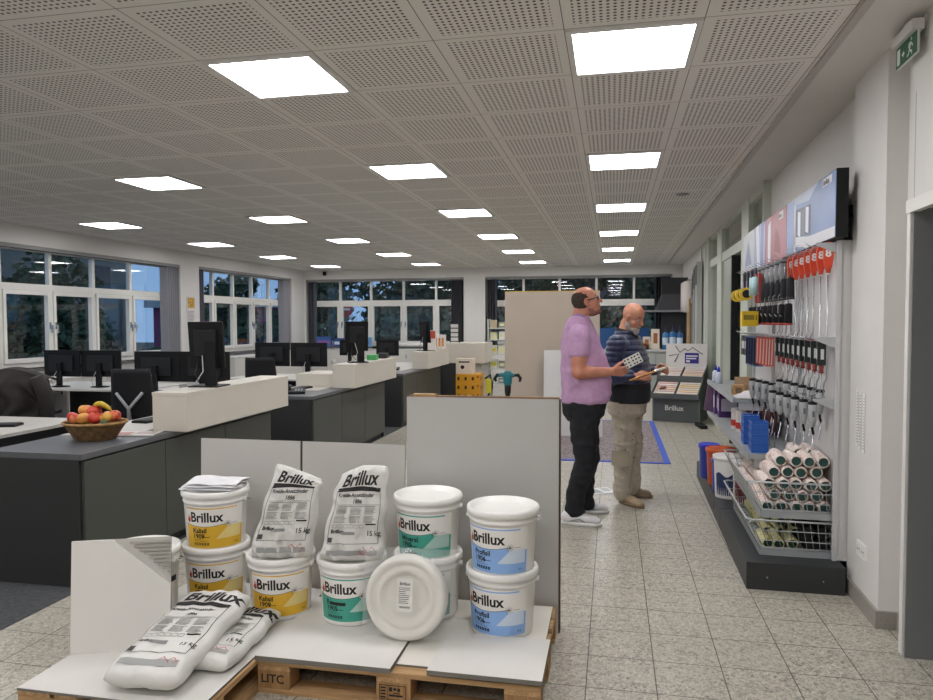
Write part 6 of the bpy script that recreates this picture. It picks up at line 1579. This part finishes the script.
b = MB(); M = T(-.03, -.1405, .12) @ R(PI/2, 'X'); b.lathe([(0, 0), (.035, 0)], INK, 16, M); b.box(-.10, .10, -.1412, -.14, .2, .225, INK); b.build('print', r)
r = thing('black_clamp_bag', 'black strap and yellow pack hanging beside the yellow cartons', 'tool', (-2.15, 12.45, 0)); b = MB(); b.tube([(-.08, 0, .55), (.02, 0, .62), (.05, 0, .4), (-.02, 0, .25), (.1, 0, .02)], .02, BLACK, 8); b.box(-.06, .04, -.04, .04, .3, .55, mat('#c9c030', .5)); b.build('strap', r)

# display stand (grey cardboard pulpit)
SG = mat('#5d6163', .55, name='stand_grey'); SG2 = mat('#77807c', .55)
YZ = Matrix(((0, 0, 1, 0), (1, 0, 0, 0), (0, 1, 0, 0), (0, 0, 0, 1)))
r = thing('colour_card_stand', 'grey sloping display stand with two tiers of colour cards', 'display stand', (1.05, 11.70, 0), -.30)
b = MB(); b.prism([(-.30, 0), (-.30, .36), (-.40, .38), (-.40, .42), (-.02, .60), (-.02, .66), (.34, .80), (.34, 0)], -.345, .345, SG, YZ); b.build('body', r, bevel=.004)
for s_ in (-1, 1):
    b = MB(); b.prism([(y, z) for y, z in [(-.305, 0), (-.305, .36), (-.43, .38), (-.43, .46), (-.04, .66), (-.04, .72), (.36, .87), (.36, 0)]], s_*.353-.008, s_*.353+.008, SG2, YZ); b.build('side_panel', r)
b = MB(); b.box(-.352, .352, -.425, -.405, .37, .45, SG); b.box(-.352, .352, -.045, -.03, .60, .70, SG); b.prism([(-.40, .42), (-.02, .60), (-.02, .66), (.34, .80), (.34, .83), (-.02, .69), (-.02, .63), (-.40, .45)], -.006, .006, SG, YZ); b.build('front_lip', r)
b = MB(); b.text('Brillux', .11, lambda x, y: V((-.17+x, -.3015, .18+y)), mat('#e9e9e7', .4), .02); b.build('lettering', r)
b = MB(); b.box(-.30, .34, .335, .345, .80, 1.20, mat('#dcd9d6', .5)); b.build('poster', r)
b = MB(); b.box(-.0, .22, .330, .3345, .88, 1.05, mat('#352f8f', .5)); b.box(.02, .20, .3285, .33, .99, 1.01, WHITE); b.box(.02, .18, .3285, .33, .95, .97, WHITE); b.box(.02, .08, .3285, .33, .90, .93, WHITE)
b.tube([(-.15, .33, 1.16), (-.08, .33, 1.06), (.0, .33, 1.12), (.05, .33, 1.08), (.12, .33, 1.14), (.28, .33, 1.03)], .008, mat('#8a7a70', .6), 6); b.tube([(-.25, .33, 1.00), (-.1, .33, 1.03), (-.16, .33, .90)], .007, mat('#6a6a78', .6), 6); b.build('poster_print', r)
rn = random.Random(9)
for t, (ya, za, sl) in enumerate(((-.385, .437, .474), (-.005, .676, .389))):
    for s_ in (0, 1):
        for k in range(6):
            x0 = -.34+s_*.35; dy = .056*k; c = rn.choice(['#e6dcd2', '#e8d3a8', '#e0bfb6', '#dcdcd8', '#e4e1dc', '#e2d8cc'])
            tag_l = 'pale colour cards, %s compartment of the %s tray, %s row from the front' % (('left', 'right')[s_], ('lower', 'upper')[t], ORD[k])
            Mw = T(1.05, 11.70, 0) @ R(-.30, 'Z'); o_ = Mw @ V((x0+.165, ya+dy, za+dy*sl))
            q = thing('colour_card', tag_l, 'card', o_, -.30); q.rotation_euler = (.42, 0, -.30); b = MB(); b.box(-.155, .155, 0, .062, 0, .006, mat(c, .5)); b.build('card', q)
            b = MB(); b.box(-.145, .145, .004, .020, .006, .0066, mat(rn.choice(['#a8705c', '#8a8a88', '#c9a24a', '#b98a94']), .5)); b.build('print', q)
r = thing('sample_bundle', 'dark red and white leaflet bundle at the left of the grey stand', 'leaflets', (.76, 11.55, .47), -.30); b = MB()
for k in range(5): b.box(-.05+.01*k, .02+.01*k, -.05, .05, .015*k, .015*k+.012, mat(['#7c2a30', '#d8cfc8', '#4a2c30', '#c4a8a0', '#8a3c40'][k], .5))
b.build('leaflets', r)
# back right corner: tool shop display
DK = mat('#2b2d30', .6); 
r = thing('accessory_counter', 'pale grey counter with drawers at the back right, behind the bald man', 'counter', (.62, 15.2, 0), 0)
b = MB(); b.box(-.75, .75, -.3, .3, 0, .95, mat('#a9adab', .5)); b.build('body', r); b = MB(); b.box(-.78, .78, -.33, .33, .95, .985, mat('#c9cbc8', .4)); b.build('top', r)
for k in range(3):
    b = MB(); b.box(-.73+k*.49, -.26+k*.49, -.315, -.30, .1, .9, mat('#b3b7b4', .5)); dd = b.build('drawer_front', r); b = MB(); b.box(-.55+k*.49, -.45+k*.49, -.33, -.315, .8, .82, CHROME); b.build('handle', dd)
r = thing('display_rack', 'dark display rack with a grey shelf at the back right corner', 'rack', (1.02, 15.85, 0), 0)
b = MB(); b.box(.0, .55, .05, .12, .9, 2.50, DK); b.build('back_panel', r); b = MB(); b.prism([(-.12, 0), (.02, .34), (.55, .34), (.55, 0)], -.25, .05, mat('#4a4c50', .6), T(0, 0, 1.80) @ R(PI/2, 'X') @ T(0, 0, -.0)); b.build('hood', r)
b = MB(); b.box(-.62, .55, -.28, .05, 1.76, 1.80, mat('#8e9090', .5)); b.build('shelf_board', r); b = MB(); b.box(-.6, -.57, -.02, .04, 0, 1.76, DK); b.box(.5, .53, -.02, .04, 0, 1.76, DK); b.build('post', r)
for i, (x, h, c, w) in enumerate(((.72, .42, '#e5dccb', .16), (.92, .40, '#3d87c4', .12), (1.06, .42, '#2f72b4', .12), (1.20, .40, '#2a5f9e', .12), (.55, .26, '#cfc9c2', .15), (.50, .14, '#b98a70', .2))):
    r = thing(('spray_bottle' if 1 <= i <= 3 else 'small_carton'), ('tall cream carton', 'light blue upright bottle, left one', 'blue upright bottle, middle one', 'dark blue upright bottle, right one', 'small grey tub', 'brownish low pack')[i]+' on the pale counter at the back right', ('bottle' if 1 <= i <= 3 else 'box'), (x+.13, 15.0, .986), 0)
    if 1 <= i <= 3:
        b = MB(); b.lathe([(0, 0), (w/2, 0), (w/2, h*.8), (w*.2, h*.88), (0, h*.88)], mat(c, .3), 16); b.build('body', r); b = MB(); b.lathe([(.02, h*.87), (.025, h*.88), (.02, h), (0, h*1.02)], mat('#26345a', .4), 12); b.tube([(0, 0, h), (0, 0, h*1.18)], .012, mat('#26345a', .4), 6); b.build('spray_head', r); b = MB(); b.lathe([(w/2+.001, h*.25), (w/2+.002, h*.26), (w/2+.002, h*.6), (w/2+.001, h*.61)], mat('#cfe0ef', .4), 16); b.build('label', r)
    else:
        b = MB(); b.box(-w/2, w/2, -.07, .07, 0, h, mat(c, .5)); b.build('carton', r, bevel=.004); b = MB(); b.box(-w/4, w/4, -.071, -.07, h*.3, h*.8, mat('#a8653a', .5)); b.build('print', r)
r = thing('blue_tarp_frame', 'blue panel with a pale diagonal bar behind the bald man', 'panel', (.05, 16.6, 0.93), 0); b = MB(); b.box(-.6, .75, 0, .03, 0, .48, mat('#1c4e86', .5)); b.build('panel', r); b = MB(); b.box(-.5, .35, -.02, 0, -.02, .03, mat('#9cc4e6', .4), T(.1, 0, .2) @ R(-.65, 'Y')); b.build('diagonal_bar', r)
b = MB(); b.box(-.55, -.5, 0, .03, -.93, 0, DK); b.box(.65, .7, 0, .03, -.93, 0, DK); b.build('leg', r)
for i, (y, z, c, w, h) in enumerate(((14.6, 2.05, '#dcd6d0', .16, .62), (14.95, 2.05, '#d8cfc8', .16, .6), (15.3, 2.05, '#cfc8c8', .16, .6))):
    r = thing('paint_roller_cover', 'long white roller cover hanging high at the back of the right wall, %s one' % ('near', 'middle', 'far')[i], 'roller sleeve', (RX(y)-.12, y, z+.3)); b = MB(); b.lathe([(0, 0), (w/2, -.01), (w/2, -h+.01), (0, -h)], mat(c, .9, bump=.5, bscale=60), 18); b.build('pile', r)
    b = MB(); b.tube([(.11, 0, .03), (0, 0, .03), (0, 0, 0)], .008, CHROME, 6); b.build('hook', r)
for i, (y, c) in enumerate(((14.3, '#a88a62'), (14.05, '#8d7452'), (14.7, '#b59c78'))):
    r = thing('timber_lath', 'tall upright timber lath against the right wall at the back, %s one' % ('middle', 'near', 'far')[i], 'wood', (RX(y)-.10, y, 0)); b = MB(); b.box(-.02, .02, -.05, .05, 0, 2.0-.1*i, mat(c, .7, var=.2)); b.build('slat', r)
for i, (y0, y1, z0, z1, c) in enumerate(((13.45, 13.75, .6, 2.55, '#8f928f'), (13.0, 13.3, .5, 2.6, '#b5b8b2'), (13.8, 14.0, .5, 2.45, '#777a7a'))):
    r = thing('wall_sample_panel', 'tall narrow grey sample panel on the right wall beyond the glass doors, %s one' % ('middle', 'nearest', 'farthest')[i], 'panel', (RX((y0+y1)/2)-.002, (y0+y1)/2, 0), RA); b = MB(); b.box(-.09, 0, (y0-y1)/2, (y1-y0)/2, z0, z1, mat(c, .5)); b.build('panel', r, bevel=.004)
    b = MB(); b.box(-.095, -.09, (y0-y1)/2+.02, (y1-y0)/2-.02, z1-.4, z1-.05, BLACK); b.build('black_field', r)
# flyer on the floor, small marks
r = thing('flyer', 'white printed flyer lying on the floor tiles between the feet of the two men', 'paper', (-.13, 6.62, .001), .5)
b = MB(); b.box(-.15, .15, -.105, .105, 0, .003, mat('#e2e4e4', .4)); b.build('sheet', r); b = MB(); b.box(-.12, .02, -.08, .05, .003, .0035, mat('#9aa2a0', .5)); b.box(.05, .13, -.03, .08, .003, .0035, mat('#b5bab8', .5)); b.build('print', r)
r = thing('power_extension', 'small black power strip on the floor beside the glass doors', 'power strip', (1.28, 10.9, 0), .1); b = MB(); b.box(-.05, .05, -.2, .2, 0, .05, BLK_PL); b.build('body', r, bevel=.008)
